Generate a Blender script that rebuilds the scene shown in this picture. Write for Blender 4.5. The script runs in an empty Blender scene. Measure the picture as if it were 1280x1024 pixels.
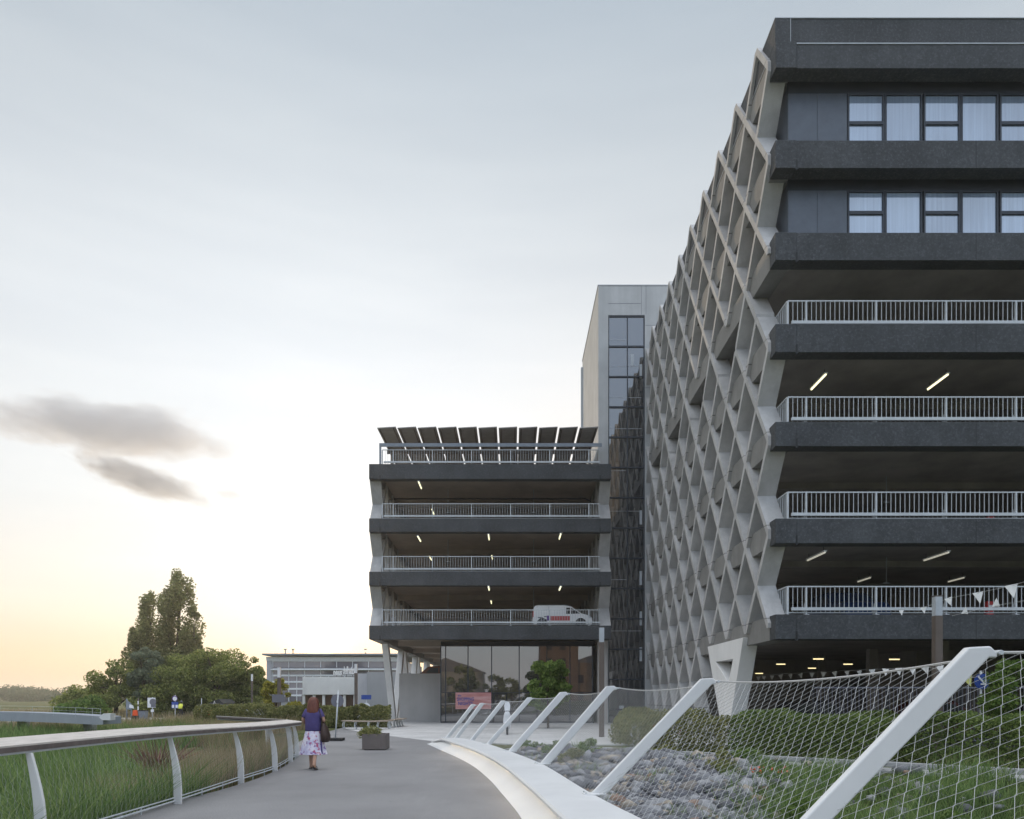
import bpy, bmesh, math, random
import numpy as np
from mathutils import Vector, Matrix
rnd = random.Random(7)
rng = np.random.default_rng(11)
SC = bpy.context.scene
COL = SC.collection
F = 900.0; CX = 640.0; HY = 872.0; CZ = 1.62      # focal length in px of the 1280 px photograph, vanishing point, eye height

def P(px, py, Y):
    return Vector(((px - CX) / F * Y, Y, CZ + (HY - py) / F * Y))

# ------------------------------------------------------------------ naming helpers
def tag(o, label=None, cat=None, group=None, kind=None):
    if label: o['label'] = label
    if cat: o['category'] = cat
    if group: o['group'] = group
    if kind: o['kind'] = kind
    return o

def thing(name, label, cat, loc=(0, 0, 0), group=None, rz=0.0):
    o = bpy.data.objects.new(name, None)
    o.empty_display_size = 0.2
    COL.objects.link(o)
    o.location = loc
    o.rotation_euler = (0, 0, rz)
    return tag(o, label, cat, group)

def woff(p):
    v = Vector((0, 0, 0))
    while p is not None:
        v += p.location; p = p.parent
    return v

def link(name, me, mat, parent=None, smooth=False, bevel=0.0, local=False):
    """mesh data in world coordinates -> object under its (unrotated) parent"""
    o = bpy.data.objects.new(name, me)
    COL.objects.link(o)
    if mat is not None: me.materials.append(mat)
    if parent is not None:
        o.parent = parent
        if not local:
            off = woff(parent)
            if off.length > 1e-9: me.transform(Matrix.Translation(-off))
    if smooth:
        me.polygons.foreach_set('use_smooth', [True] * len(me.polygons))
    if bevel:
        m = o.modifiers.new('bevel', 'BEVEL'); m.width = bevel; m.segments = 2; m.limit_method = 'ANGLE'
        m.angle_limit = math.radians(40)
    return o

def dup(o, parent=None):
    c = o.copy(); COL.objects.link(c)
    if parent is not None: c.parent = parent
    for ch in list(o.children): dup(ch, c)
    return c

class MB:
    def __init__(s): s.v = []; s.f = []
    def add(s, vs, fs):
        n = len(s.v); s.v += [tuple(v) for v in vs]; s.f += [tuple(i + n for i in f) for f in fs]
        return s
    def box(s, x0, x1, y0, y1, z0, z1):
        return s.add([(x0,y0,z0),(x1,y0,z0),(x1,y1,z0),(x0,y1,z0),(x0,y0,z1),(x1,y0,z1),(x1,y1,z1),(x0,y1,z1)],
                     [(3,2,1,0),(4,5,6,7),(0,1,5,4),(1,2,6,5),(2,3,7,6),(3,0,4,7)])
    def hexa(s, p):
        return s.add(p, [(3,2,1,0),(4,5,6,7),(0,1,5,4),(1,2,6,5),(2,3,7,6),(3,0,4,7)])
    def bar(s, a, b, w, d, side=None, w2=None, d2=None):
        """rectangular bar a->b; w along 'side', d along the third axis; may taper"""
        a = Vector(a); b = Vector(b); t = (b - a).normalized()
        sd = Vector(side) if side is not None else (Vector((0,0,1)) if abs(t.z) < 0.9 else Vector((1,0,0)))
        sd = (sd - t * sd.dot(t)).normalized(); n = t.cross(sd)
        w2 = w if w2 is None else w2; d2 = d if d2 is None else d2
        q = [(-1,-1),(1,-1),(1,1),(-1,1)]
        return s.hexa([a + sd*(i*w/2) + n*(j*d/2) for i, j in q] + [b + sd*(i*w2/2) + n*(j*d2/2) for i, j in q])
    def tube(s, pts, r, n=6, cap=True):
        pts = [Vector(p) for p in pts]; m = len(pts)
        rs = r if isinstance(r, (list, tuple)) else [r] * m
        base = len(s.v); up = None
        for i, p in enumerate(pts):
            t = (pts[min(i+1, m-1)] - pts[max(i-1, 0)]).normalized()
            if up is None: up = Vector((0,0,1)) if abs(t.z) < 0.9 else Vector((1,0,0))
            up = (up - t * up.dot(t))
            up = up.normalized() if up.length > 1e-6 else t.orthogonal().normalized()
            sd = t.cross(up)
            for k in range(n):
                a = 2*math.pi*k/n
                s.v.append(tuple(p + (up*math.cos(a) + sd*math.sin(a)) * rs[i]))
        for i in range(m-1):
            for k in range(n):
                k2 = (k+1) % n
                s.f.append((base+i*n+k, base+i*n+k2, base+(i+1)*n+k2, base+(i+1)*n+k))
        if cap:
            s.f.append(tuple(base+k for k in range(n))[::-1]); s.f.append(tuple(base+(m-1)*n+k for k in range(n)))
        return s
    def loft(s, rings, cap=True):
        n = len(rings[0]); base = len(s.v)
        for r in rings: s.v += [tuple(p) for p in r]
        for i in range(len(rings)-1):
            for k in range(n):
                k2 = (k+1) % n
                s.f.append((base+i*n+k, base+i*n+k2, base+(i+1)*n+k2, base+(i+1)*n+k))
        if cap:
            s.f.append(tuple(base+k for k in range(n))[::-1]); s.f.append(tuple(base+(len(rings)-1)*n+k for k in range(n)))
        return s
    def prism(s, poly, axis, a, b):
        """2D polygon extruded along an axis: x -> (y,z), y -> (x,z), z -> (x,y)"""
        def mk(p, t):
            return {'x': (t, p[0], p[1]), 'y': (p[0], t, p[1]), 'z': (p[0], p[1], t)}[axis]
        n = len(poly)
        return s.add([mk(p, a) for p in poly] + [mk(p, b) for p in poly],
                     [tuple(range(n))[::-1], tuple(range(n, 2*n))] + [(i, (i+1) % n, n+(i+1) % n, n+i) for i in range(n)])
    def build(s, name, mat, parent=None, smooth=False, bevel=0.0, local=False):
        me = bpy.data.meshes.new(name)
        me.from_pydata(s.v, [], s.f)
        bm = bmesh.new(); bm.from_mesh(me); bmesh.ops.recalc_face_normals(bm, faces=bm.faces); bm.to_mesh(me); bm.free()
        return link(name, me, mat, parent, smooth, bevel, local)

def np_mesh(name, V, Q):
    """V (N,3) float, Q (M,k) int"""
    me = bpy.data.meshes.new(name)
    me.vertices.add(len(V)); me.vertices.foreach_set('co', np.ascontiguousarray(V, dtype=np.float32).ravel())
    k = Q.shape[1]
    me.loops.add(Q.size); me.loops.foreach_set('vertex_index', np.ascontiguousarray(Q, dtype=np.int32).ravel())
    me.polygons.add(len(Q))
    me.polygons.foreach_set('loop_start', np.arange(0, Q.size, k, dtype=np.int32))
    me.polygons.foreach_set('loop_total', np.full(len(Q), k, dtype=np.int32))
    me.update(calc_edges=True); me.validate()
    return me

# ------------------------------------------------------------------ materials
def build_split(mb, name, mat, parent=None, smooth=False, bevel=0.0):
    """one object per connected piece"""
    par = list(range(len(mb.v)))
    def find(a):
        while par[a] != a: par[a] = par[par[a]]; a = par[a]
        return a
    for f in mb.f:
        r = find(f[0])
        for i in f[1:]: par[find(i)] = r
    grp = {}
    for f in mb.f: grp.setdefault(find(f[0]), []).append(f)
    out = []
    for fs in grp.values():
        ids = sorted({i for f in fs for i in f}); mp = {i: k for k, i in enumerate(ids)}
        q = MB(); q.v = [mb.v[i] for i in ids]; q.f = [tuple(mp[i] for i in f) for f in fs]
        out.append(q.build(name, mat, parent, smooth, bevel))
    return out

class NT:
    def __init__(s, name):
        s.m = bpy.data.materials.new(name); s.m.use_nodes = True
        s.t = s.m.node_tree; s.n = s.t.nodes; s.l = s.t.links
        s.b = s.n['Principled BSDF']; s.out = s.n['Material Output']
        g = s.n.new('ShaderNodeNewGeometry'); s.g = g; s.pos = g.outputs['Position']
    def scale(s, sc):
        m = s.n.new('ShaderNodeVectorMath'); m.operation = 'MULTIPLY'
        s.l.new(s.pos, m.inputs[0]); m.inputs[1].default_value = sc
        return m.outputs[0]
    def noise(s, scale=1.0, detail=4, rough=0.55, vec=None, stretch=None):
        x = s.n.new('ShaderNodeTexNoise'); x.inputs['Scale'].default_value = scale
        x.inputs['Detail'].default_value = detail; x.inputs['Roughness'].default_value = rough
        s.l.new(vec or (s.scale(stretch) if stretch else s.pos), x.inputs['Vector'])
        return x.outputs['Fac']
    def ramp(s, fac, stops, interp='LINEAR'):
        r = s.n.new('ShaderNodeValToRGB'); r.color_ramp.interpolation = interp
        e = r.color_ramp.elements
        while len(e) < len(stops): e.new(0.5)
        for el, (p, c) in zip(e, stops):
            el.position = p; el.color = (c, c, c, 1) if isinstance(c, (int, float)) else (*c, 1)
        s.l.new(fac, r.inputs['Fac']); return r.outputs['Color']
    def mix(s, a, b, fac, mode='MIX'):
        m = s.n.new('ShaderNodeMix'); m.data_type = 'RGBA'; m.blend_type = mode
        for sock, val in ((m.inputs[6], a), (m.inputs[7], b)):
            if isinstance(val, tuple): sock.default_value = (*val, 1)
            else: s.l.new(val, sock)
        if isinstance(fac, (int, float)): m.inputs[0].default_value = fac
        else: s.l.new(fac, m.inputs[0])
        return m.outputs[2]
    def math(s, op, a, b=0.0):
        m = s.n.new('ShaderNodeMath'); m.operation = op
        for i, v in ((0, a), (1, b)):
            if isinstance(v, (int, float)): m.inputs[i].default_value = v
            else: s.l.new(v, m.inputs[i])
        return m.outputs[0]
    def bump(s, h, strength=0.3, dist=0.02):
        b = s.n.new('ShaderNodeBump'); b.inputs['Strength'].default_value = strength; b.inputs['Distance'].default_value = dist
        s.l.new(h, b.inputs['Height']); s.l.new(b.outputs[0], s.b.inputs['Normal'])
    def done(s, col, rough=0.7, spec=0.4, metal=0.0, ior=None):
        if isinstance(col, tuple): s.b.inputs['Base Color'].default_value = (*col, 1)
        else: s.l.new(col, s.b.inputs['Base Color'])
        if isinstance(rough, (int, float)): s.b.inputs['Roughness'].default_value = rough
        else: s.l.new(rough, s.b.inputs['Roughness'])
        s.b.inputs['Specular IOR Level'].default_value = spec
        s.b.inputs['Metallic'].default_value = metal
        if ior: s.b.inputs['IOR'].default_value = ior
        return s.m

def sc3(c, k): return tuple(min(1.0, x * k) for x in c)

def m_concrete(name, c, var=0.25, speck=0.0, streak=0.3, rough=0.8, bump=0.25):
    n = NT(name)
    col = n.ramp(n.noise(0.55, 8, 0.6), [(0.3, sc3(c, 1-var)), (0.7, sc3(c, 1+var))])
    st = n.ramp(n.noise(1.0, 5, 0.6, stretch=(2.2, 2.2, 0.12)), [(0.42, 0.0), (0.75, 1.0)])
    col = n.mix(col, sc3(c, 0.6), n.math('MULTIPLY', st, streak))
    fine = n.noise(38 if speck < 0.5 else 13, 5, 0.75)
    if speck:
        sp = n.ramp(fine, [(0.52, 0.0), (0.68, 1.0)])
        col = n.mix(col, sc3(c, 2.6), n.math('MULTIPLY', sp, speck))
        sd = n.ramp(fine, [(0.33, 1.0), (0.45, 0.0)])
        col = n.mix(col, sc3(c, 0.35), n.math('MULTIPLY', sd, speck))
    n.bump(fine, bump, 0.01)
    return n.done(col, rough, 0.3)

def m_plain(name, c, rough=0.5, var=0.08, spec=0.4, metal=0.0, scale=3.0, bump=0.0):
    n = NT(name)
    col = n.ramp(n.noise(scale, 6, 0.6), [(0.3, sc3(c, 1-var)), (0.7, sc3(c, 1+var))])
    if bump: n.bump(n.noise(scale*14, 3), bump, 0.01)
    return n.done(col, rough, spec, metal)

def m_leaf(name, c1, c2, c3, trans=0.35, big=0.0):
    n = NT(name)
    isl = n.g.outputs['Random Per Island']
    col = n.ramp(isl, [(0.0, c1), (0.55, c2), (1.0, c3)])
    bg = n.ramp(n.noise(0.9 if not big else big, 3), [(0.35, sc3((1,1,1), 0.72)), (0.65, (1, 1, 1))])
    col = n.mix(col, bg, 1.0, 'MULTIPLY')
    n.done(col, 0.6, 0.25)
    tr = n.n.new('ShaderNodeBsdfTranslucent'); n.l.new(col, tr.inputs['Color'])
    mx = n.n.new('ShaderNodeMixShader'); mx.inputs[0].default_value = trans
    n.l.new(n.b.outputs[0], mx.inputs[1]); n.l.new(tr.outputs[0], mx.inputs[2]); n.l.new(mx.outputs[0], n.out.inputs['Surface'])
    return n.m

def m_emit(name, c, s):
    n = NT(name); n.done((0.8, 0.8, 0.8), 0.4)
    n.b.inputs['Emission Color'].default_value = (*c, 1); n.b.inputs['Emission Strength'].default_value = s
    return n.m

M = {}
def m_lattice(name, z0, pitch):
    """cast lattice concrete with a dark casting joint at every storey"""
    m = m_concrete(name, (0.475, 0.467, 0.458), 0.2, 0.12, 0.55, 0.75, 0.4)
    t = m.node_tree; b = t.nodes['Principled BSDF']; src = b.inputs['Base Color'].links[0].from_socket
    g = t.nodes.new('ShaderNodeNewGeometry'); sp = t.nodes.new('ShaderNodeSeparateXYZ'); t.links.new(g.outputs['Position'], sp.inputs[0])
    def mm(op, a, v):
        k = t.nodes.new('ShaderNodeMath'); k.operation = op; t.links.new(a, k.inputs[0]); k.inputs[1].default_value = v; return k.outputs[0]
    f = mm('FRACT', mm('MULTIPLY', mm('SUBTRACT', sp.outputs['Z'], z0), 1.0/pitch), 0.0); f = mm('LESS_THAN', f, 0.011)
    mx = t.nodes.new('ShaderNodeMix'); mx.data_type = 'RGBA'; mx.blend_type = 'MULTIPLY'; t.links.new(mm('MULTIPLY', f, 0.75), mx.inputs[0]); t.links.new(src, mx.inputs[6]); mx.inputs[7].default_value = (0.3, 0.29, 0.28, 1)
    t.links.new(mx.outputs[2], b.inputs['Base Color'])
    return m
M['lattice'] = m_lattice('lattice_concrete', 4.28, 3.145); M['lattice_low'] = m_lattice('lower_lattice_concrete', 5.8, 3.2)
M['slab'] = m_concrete('dark_aggregate_concrete', (0.060, 0.064, 0.069), 0.3, 0.5, 0.5, 0.75, 0.7)
M['slabside'] = m_concrete('grey_board_concrete', (0.24, 0.235, 0.225), 0.2, 0.1, 0.4)
M['ceiling'] = m_concrete('raw_soffit_concrete', (0.45, 0.385, 0.33), 0.2, 0.0, 0.15)
M['darkceil'] = m_concrete('sooty_soffit_concrete', (0.36, 0.33, 0.305), 0.25, 0.0, 0.15)
M['wallc'] = m_concrete('smooth_wall_concrete', (0.44, 0.42, 0.40), 0.1, 0.0, 0.2)
M['towerc'] = m_concrete('tower_concrete', (0.46, 0.47, 0.47), 0.12, 0.0, 0.35)
M['white'] = m_concrete('white_painted_steel', (0.68, 0.68, 0.675), 0.07, 0.0, 0.16, 0.4, 0.03)
M['vwhite'] = m_concrete('white_painted_concrete', (0.80, 0.79, 0.77), 0.06, 0.0, 0.2, 0.6, 0.1)
M['galv'] = m_plain('pale_galvanised_steel', (0.52, 0.545, 0.56), 0.5, 0.1, 0.5)
M['coping'] = m_plain('zinc_coping', (0.42, 0.45, 0.48), 0.4, 0.1, 0.5)
M['black'] = m_plain('black_painted_metal', (0.015, 0.016, 0.018), 0.5)
M['darkpanel'] = m_plain('anthracite_panel', (0.085, 0.10, 0.125), 0.35, 0.12, 0.5)
M['frame'] = m_plain('anthracite_frame', (0.035, 0.042, 0.055), 0.45, 0.1)
M['brownpost'] = m_plain('bronze_painted_steel', (0.12, 0.095, 0.08), 0.5, 0.1)
M['dullbeam'] = m_plain('blue_grey_beam', (0.20, 0.23, 0.27), 0.5, 0.1)
M['rubber'] = m_plain('black_rubber', (0.02, 0.02, 0.02), 0.8)
M['wire'] = m_plain('stainless_wire', (0.46, 0.46, 0.45), 0.45, 0.05, 0.5)
M['tubelit'] = m_emit('lit_fluorescent_tube', (1.0, 0.92, 0.55), 1.9)
M['tubedim'] = m_emit('dim_fluorescent_tube', (1.0, 0.95, 0.75), 0.35)
M['tubewarm'] = m_emit('lit_warm_tube', (1.0, 0.82, 0.42), 1.6)
M['led'] = m_emit('warm_led_strip', (1.0, 0.78, 0.50), 55.0)
M['red'] = m_plain('red_paint', (0.55, 0.03, 0.03), 0.4)
M['orange'] = m_plain('orange_red_plastic', (0.75, 0.09, 0.02), 0.5)
M['blue'] = m_plain('blue_sign_paint', (0.03, 0.07, 0.30), 0.4)
M['purple'] = m_plain('purple_sticker', (0.12, 0.05, 0.25), 0.4)
M['signwhite'] = m_plain('white_sign_face', (0.75, 0.76, 0.78), 0.4)
M['pinkred'] = m_plain('red_sticker', (0.50, 0.08, 0.08), 0.45)
M['greysign'] = m_plain('grey_sign_back', (0.16, 0.16, 0.19), 0.5)
M['flag'] = m_plain('white_pennant_cloth', (0.82, 0.80, 0.76), 0.8)
M['flagyellow'] = m_plain('yellow_pennant_cloth', (0.55, 0.55, 0.18), 0.8)
M['trunk'] = m_plain('bark', (0.09, 0.07, 0.05), 0.9, 0.3, 0.2, 0.0, 6.0, 0.4)

def glass_mat(name, c, ior, rough=0.02, wav=0.0, curtain=False):
    n = NT(name)
    col = c
    if curtain:
        w = n.noise(2.2, 3, 0.5, stretch=(5.0, 1.0, 0.12))
        col = n.ramp(w, [(0.35, sc3(c, 0.88)), (0.65, sc3(c, 1.1))])
        col = n.mix(col, n.ramp(n.noise(0.55, 1, 0.4, stretch=(1.0, 1.0, 0.6)), [(0.35, 0.75), (0.6, 1.08)]), 1.0, 'MULTIPLY')
    if wav: n.bump(n.noise(0.35, 2), wav, 0.1)
    return n.done(col, rough, 0.5, 0.0, ior)
M['glass'] = glass_mat('dark_mirroring_glass', (0.05, 0.045, 0.045), 2.6, 0.015, 0.02)
M['towerglass'] = glass_mat('tower_mirroring_glass', (0.03, 0.033, 0.037), 2.5, 0.01, 0.03)
M['window'] = glass_mat('curtained_window_glass', (0.30, 0.38, 0.50), 2.7, 0.02, 0.03, True)
M['carglass'] = glass_mat('car_glass', (0.03, 0.035, 0.04), 1.6, 0.05)

# woven/handrail wood
def m_wood():
    n = NT('weathered_rail_wood')
    g = n.noise(3.0, 6, 0.6, stretch=(9.0, 1.2, 9.0))
    col = n.ramp(g, [(0.3, (0.44, 0.40, 0.36)), (0.7, (0.62, 0.57, 0.52))])
    n.bump(g, 0.15, 0.01)
    return n.done(col, 0.7, 0.3)
M['wood'] = m_wood()
M['woodside'] = m_plain('dark_rail_edge', (0.125, 0.105, 0.095), 0.7, 0.25, 0.3, 0, 8.0)
M['benchwood'] = m_plain('bench_slat_wood', (0.38, 0.31, 0.25), 0.7, 0.2, 0.3, 0, 8.0)

def m_path():
    n = NT('grey_resin_asphalt')
    a = n.ramp(n.noise(0.35, 6, 0.6), [(0.3, (0.185, 0.181, 0.183)), (0.7, (0.265, 0.259, 0.26))])
    f = n.noise(55, 3, 0.8)
    a = n.mix(a, n.ramp(f, [(0.35, 0.5), (0.65, 1.4)]), 0.7, 'MULTIPLY')
    wear = n.ramp(n.noise(0.9, 5, 0.65, stretch=(1.0, 0.25, 1.0)), [(0.55, 0.0), (0.75, 1.0)])
    a = n.mix(a, (0.33, 0.32, 0.32), n.math('MULTIPLY', wear, 0.4))
    st = n.ramp(n.noise(0.7, 7, 0.7), [(0.60, 0.0), (0.72, 1.0)]); a = n.mix(a, (0.12, 0.115, 0.115), n.math('MULTIPLY', st, 0.3))
    sp = n.ramp(n.noise(6.0, 2, 0.5), [(0.73, 0.0), (0.76, 1.0)]); a = n.mix(a, (0.10, 0.10, 0.10), n.math('MULTIPLY', sp, 0.5))
    n.bump(f, 0.35, 0.006)
    return n.done(a, 0.75, 0.35)
M['path'] = m_path()
def m_plaza():
    n = NT('pale_plaza_slabs')
    br = n.n.new('ShaderNodeTexBrick'); n.l.new(n.pos, br.inputs['Vector'])
    br.inputs['Scale'].default_value = 1.0; br.inputs['Brick Width'].default_value = 1.2; br.inputs['Row Height'].default_value = 0.6
    br.inputs['Mortar Size'].default_value = 0.008
    br.inputs['Color1'].default_value = (0.52, 0.51, 0.50, 1); br.inputs['Color2'].default_value = (0.60, 0.59, 0.58, 1)
    br.inputs['Mortar'].default_value = (0.3, 0.3, 0.3, 1)
    c = n.mix(br.outputs['Color'], n.ramp(n.noise(0.5, 6), [(0.3, 0.8), (0.7, 1.1)]), 0.8, 'MULTIPLY')
    return n.done(c, 0.8, 0.3)
M['plaza'] = m_plaza()
def m_soil():
    n = NT('earth_and_low_grass')
    a = n.ramp(n.noise(0.25, 8, 0.65), [(0.3, (0.045, 0.06, 0.02)), (0.5, (0.085, 0.10, 0.035)), (0.7, (0.16, 0.145, 0.075))])
    f = n.noise(14, 4, 0.7)
    a = n.mix(a, n.ramp(f, [(0.3, 0.5), (0.7, 1.3)]), 0.7, 'MULTIPLY')
    n.bump(f, 0.6, 0.05)
    return n.done(a, 0.95, 0.1)
M['soil'] = m_soil()
M['gravelroad'] = m_plain('pale_gravel', (0.40, 0.37, 0.33), 0.9, 0.2, 0.2, 0, 1.5, 0.3)
M['kerb'] = m_concrete('kerb_concrete', (0.36, 0.36, 0.36), 0.15, 0.1, 0.1)
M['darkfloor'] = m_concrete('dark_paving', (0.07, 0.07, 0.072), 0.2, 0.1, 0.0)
def m_rock():
    n = NT('broken_riprap_stone')
    isl = n.g.outputs['Random Per Island']
    c = n.ramp(isl, [(0.0, (0.13, 0.13, 0.143)), (0.3, (0.20, 0.203, 0.215)), (0.55, (0.31, 0.31, 0.32)), (0.78, (0.24, 0.215, 0.19)), (0.90, (0.37, 0.32, 0.26)), (0.975, (0.27, 0.185, 0.14))], 'CONSTANT')
    f = n.noise(9, 6, 0.65)
    c = n.mix(c, n.ramp(f, [(0.3, 0.6), (0.7, 1.25)]), 0.8, 'MULTIPLY')
    n.bump(f, 0.6, 0.04)
    return n.done(c, 0.85, 0.3)
M['rock'] = m_rock()
M['planter'] = m_plain('brown_grey_planter', (0.135, 0.115, 0.105), 0.6, 0.12, 0.3, 0, 5.0)
M['reed'] = m_leaf('reed_blades', (0.095, 0.165, 0.055), (0.21, 0.325, 0.105), (0.4, 0.48, 0.18), 0.42)
M['drygrass'] = m_leaf('dry_grass_blades', (0.24, 0.21, 0.1), (0.44, 0.35, 0.21), (0.6, 0.49, 0.32), 0.42)
M['leafhedge'] = m_leaf('hedge_leaves', (0.085, 0.13, 0.036), (0.18, 0.26, 0.07), (0.33, 0.39, 0.125), 0.5)
M['leafolive'] = m_leaf('olive_shrub_leaves', (0.13, 0.155, 0.055), (0.28, 0.29, 0.11), (0.45, 0.42, 0.17), 0.5)
M['leafdark'] = m_leaf('dark_tree_leaves', (0.14, 0.175, 0.045), (0.3, 0.34, 0.1), (0.46, 0.47, 0.15), 0.5)
M['leafpoplar'] = m_leaf('poplar_leaves', (0.14, 0.15, 0.055), (0.28, 0.29, 0.115), (0.42, 0.42, 0.17), 0.5)
M['leafwillow'] = m_leaf('silver_willow_leaves', (0.14, 0.17, 0.11), (0.22, 0.26, 0.17), (0.31, 0.35, 0.23), 0.5)
M['leafbright'] = m_leaf('fresh_green_leaves', (0.08, 0.14, 0.03), (0.17, 0.27, 0.06), (0.31, 0.4, 0.11), 0.5)
M['leafyellow'] = m_leaf('yellow_green_leaves', (0.22, 0.22, 0.03), (0.38, 0.36, 0.05), (0.55, 0.48, 0.09), 0.5)
M['leaffar'] = m_leaf('far_wood_leaves', (0.060, 0.093, 0.051), (0.102, 0.145, 0.076), (0.153, 0.187, 0.102), 0.5, 0.03)

EXPOSURE = 0.0; SKYROT = -math.atan2(400-640, 900.0); VEIL = 1.0; SUNE = 2.0; AWAY_FILL = 1.6; ZEN_FILL = 2.2; HAZE = 0.0005

# ------------------------------------------------------------------ camera, sky, sun
cam_d = bpy.data.cameras.new('camera'); cam = bpy.data.objects.new('camera', cam_d); COL.objects.link(cam)
cam.location = (0, 0, CZ); cam.rotation_euler = (math.radians(90), 0, 0)
cam_d.sensor_width = 36.0; cam_d.sensor_fit = 'HORIZONTAL'; cam_d.lens = 36.0*F/1280.0
cam_d.shift_y = (HY-512.0)/1280.0; cam_d.clip_start = 0.05; cam_d.clip_end = 20000
SC.camera = cam
SC.view_settings.view_transform = 'Standard'; SC.view_settings.look = 'None'
SC.view_settings.exposure = EXPOSURE; SC.view_settings.gamma = 1.0
SC.render.engine = 'CYCLES'
SC.cycles.use_denoising = True
SC.cycles.max_bounces = 8; SC.cycles.diffuse_bounces = 4; SC.cycles.transparent_max_bounces = 16
SC.cycles.volume_bounces = 1

AZ = math.atan2(400-CX, F); EL = math.radians(3.5)
SUN = Vector((math.sin(AZ)*math.cos(EL), math.cos(AZ)*math.cos(EL), math.sin(EL)))
W = bpy.data.worlds.new('World'); SC.world = W; W.use_nodes = True
wn = W.node_tree.nodes; wl = W.node_tree.links
wbg = wn['Background']; wout = wn['World Output']
sky = wn.new('ShaderNodeTexSky'); sky.sky_type = 'NISHITA'; sky.sun_disc = False
sky.sun_elevation = EL; sky.sun_rotation = SKYROT; sky.air_density = 1.0; sky.dust_density = 1.0; sky.ozone_density = 1.5
wl.new(sky.outputs[0], wbg.inputs[0]); wbg.inputs[1].default_value = 0.08
def wmath(op, a, b=0.0, clamp=False):
    m = wn.new('ShaderNodeMath'); m.operation = op; m.use_clamp = clamp
    for i, v in ((0, a), (1, b)):
        if isinstance(v, (int, float)): m.inputs[i].default_value = v
        else: wl.new(v, m.inputs[i])
    return m.outputs[0]
def wramp(f, stops):
    r = wn.new('ShaderNodeValToRGB'); e = r.color_ramp.elements
    while len(e) < len(stops): e.new(0.5)
    for el, (p, c) in zip(e, stops): el.position = p; el.color = (*c, 1)
    wl.new(f, r.inputs[0]); return r.outputs[0]
def wmix(a, b, f, mode='MIX'):
    m = wn.new('ShaderNodeMix'); m.data_type = 'RGBA'; m.blend_type = mode
    for s, v in ((m.inputs[6], a), (m.inputs[7], b)):
        if isinstance(v, tuple): s.default_value = (*v, 1)
        else: wl.new(v, s)
    if isinstance(f, (int, float)): m.inputs[0].default_value = f
    else: wl.new(f, m.inputs[0])
    return m.outputs[2]
tc = wn.new('ShaderNodeTexCoord'); nv = wn.new('ShaderNodeVectorMath'); nv.operation = 'NORMALIZE'; wl.new(tc.outputs['Generated'], nv.inputs[0])
sx = wn.new('ShaderNodeSeparateXYZ'); wl.new(nv.outputs[0], sx.inputs[0])
dt = wn.new('ShaderNodeVectorMath'); dt.operation = 'DOT_PRODUCT'; wl.new(nv.outputs[0], dt.inputs[0]); dt.inputs[1].default_value = SUN
el = sx.outputs['Z']
# high thin overcast veil over the clear sky: milky low, grey blue higher, zenith brightened as added fill
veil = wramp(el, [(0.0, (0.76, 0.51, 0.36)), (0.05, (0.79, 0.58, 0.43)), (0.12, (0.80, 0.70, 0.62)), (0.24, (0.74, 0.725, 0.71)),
                  (0.42, (0.655, 0.675, 0.69)), (0.60, (0.495, 0.535, 0.565)), (0.70, (0.40, 0.455, 0.505)), (0.82, (0.86, 0.91, 0.96)), (0.92, (ZEN_FILL, ZEN_FILL*1.02, ZEN_FILL*1.05))])
# half of the sky away from the sun: cooler blue, boosted behind the viewer as added fill
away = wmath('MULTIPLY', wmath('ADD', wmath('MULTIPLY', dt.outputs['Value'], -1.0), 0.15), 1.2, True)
veil = wmix(veil, wramp(el, [(0.0, tuple(AWAY_FILL*c for c in (0.50, 0.52, 0.58))), (0.2, tuple(AWAY_FILL*c for c in (0.51, 0.59, 0.72))), (0.6, tuple(AWAY_FILL*c for c in (0.50, 0.61, 0.80))), (1.0, (ZEN_FILL, ZEN_FILL*1.02, ZEN_FILL*1.05))]), away)
# wide white aureole round the low sun, taller than wide
def ang(vx, power, amp, col, base):
    d = wn.new('ShaderNodeVectorMath'); d.operation = 'DOT_PRODUCT'; wl.new(nv.outputs[0], d.inputs[0]); d.inputs[1].default_value = vx
    g = wmath('MULTIPLY', wmath('POWER', wmath('MAXIMUM', d.outputs['Value'], 0.0), power), amp)
    return wmix(base, col, g, 'ADD')
hz = Vector((math.sin(AZ), math.cos(AZ), 0.34)).normalized()
veil = ang(hz, 12.0, 0.20, (1.0, 0.97, 0.94), veil)
veil = ang(SUN, 60.0, 0.26, (1.0, 0.86, 0.66), veil)
veil = ang(SUN, 900.0, 0.9, (1.0, 0.70, 0.30), veil)
veil = ang(SUN, 30000.0, 14.0, (1.0, 0.80, 0.42), veil)
# faint high cirrus streaks
mp = wn.new('ShaderNodeMapping'); wl.new(nv.outputs[0], mp.inputs[0]); mp.inputs['Scale'].default_value = (2.0, 2.0, 14.0)
nz = wn.new('ShaderNodeTexNoise'); nz.inputs['Scale'].default_value = 1.6; nz.inputs['Detail'].default_value = 6; wl.new(mp.outputs[0], nz.inputs['Vector'])
veil = wmix(veil, wramp(nz.outputs['Fac'], [(0.35, (0.955, 0.957, 0.965)), (0.7, (1.03, 1.025, 1.02))]), 1.0, 'MULTIPLY')
# ground half of the sphere
veil = wmix((0.10, 0.10, 0.10), veil, wmath('GREATER_THAN', el, -0.02))
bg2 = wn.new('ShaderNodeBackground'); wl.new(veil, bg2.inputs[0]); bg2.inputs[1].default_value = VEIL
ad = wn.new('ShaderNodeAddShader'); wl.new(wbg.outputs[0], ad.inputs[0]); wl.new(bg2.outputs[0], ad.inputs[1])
wl.new(ad.outputs[0], wout.inputs['Surface'])

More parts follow.
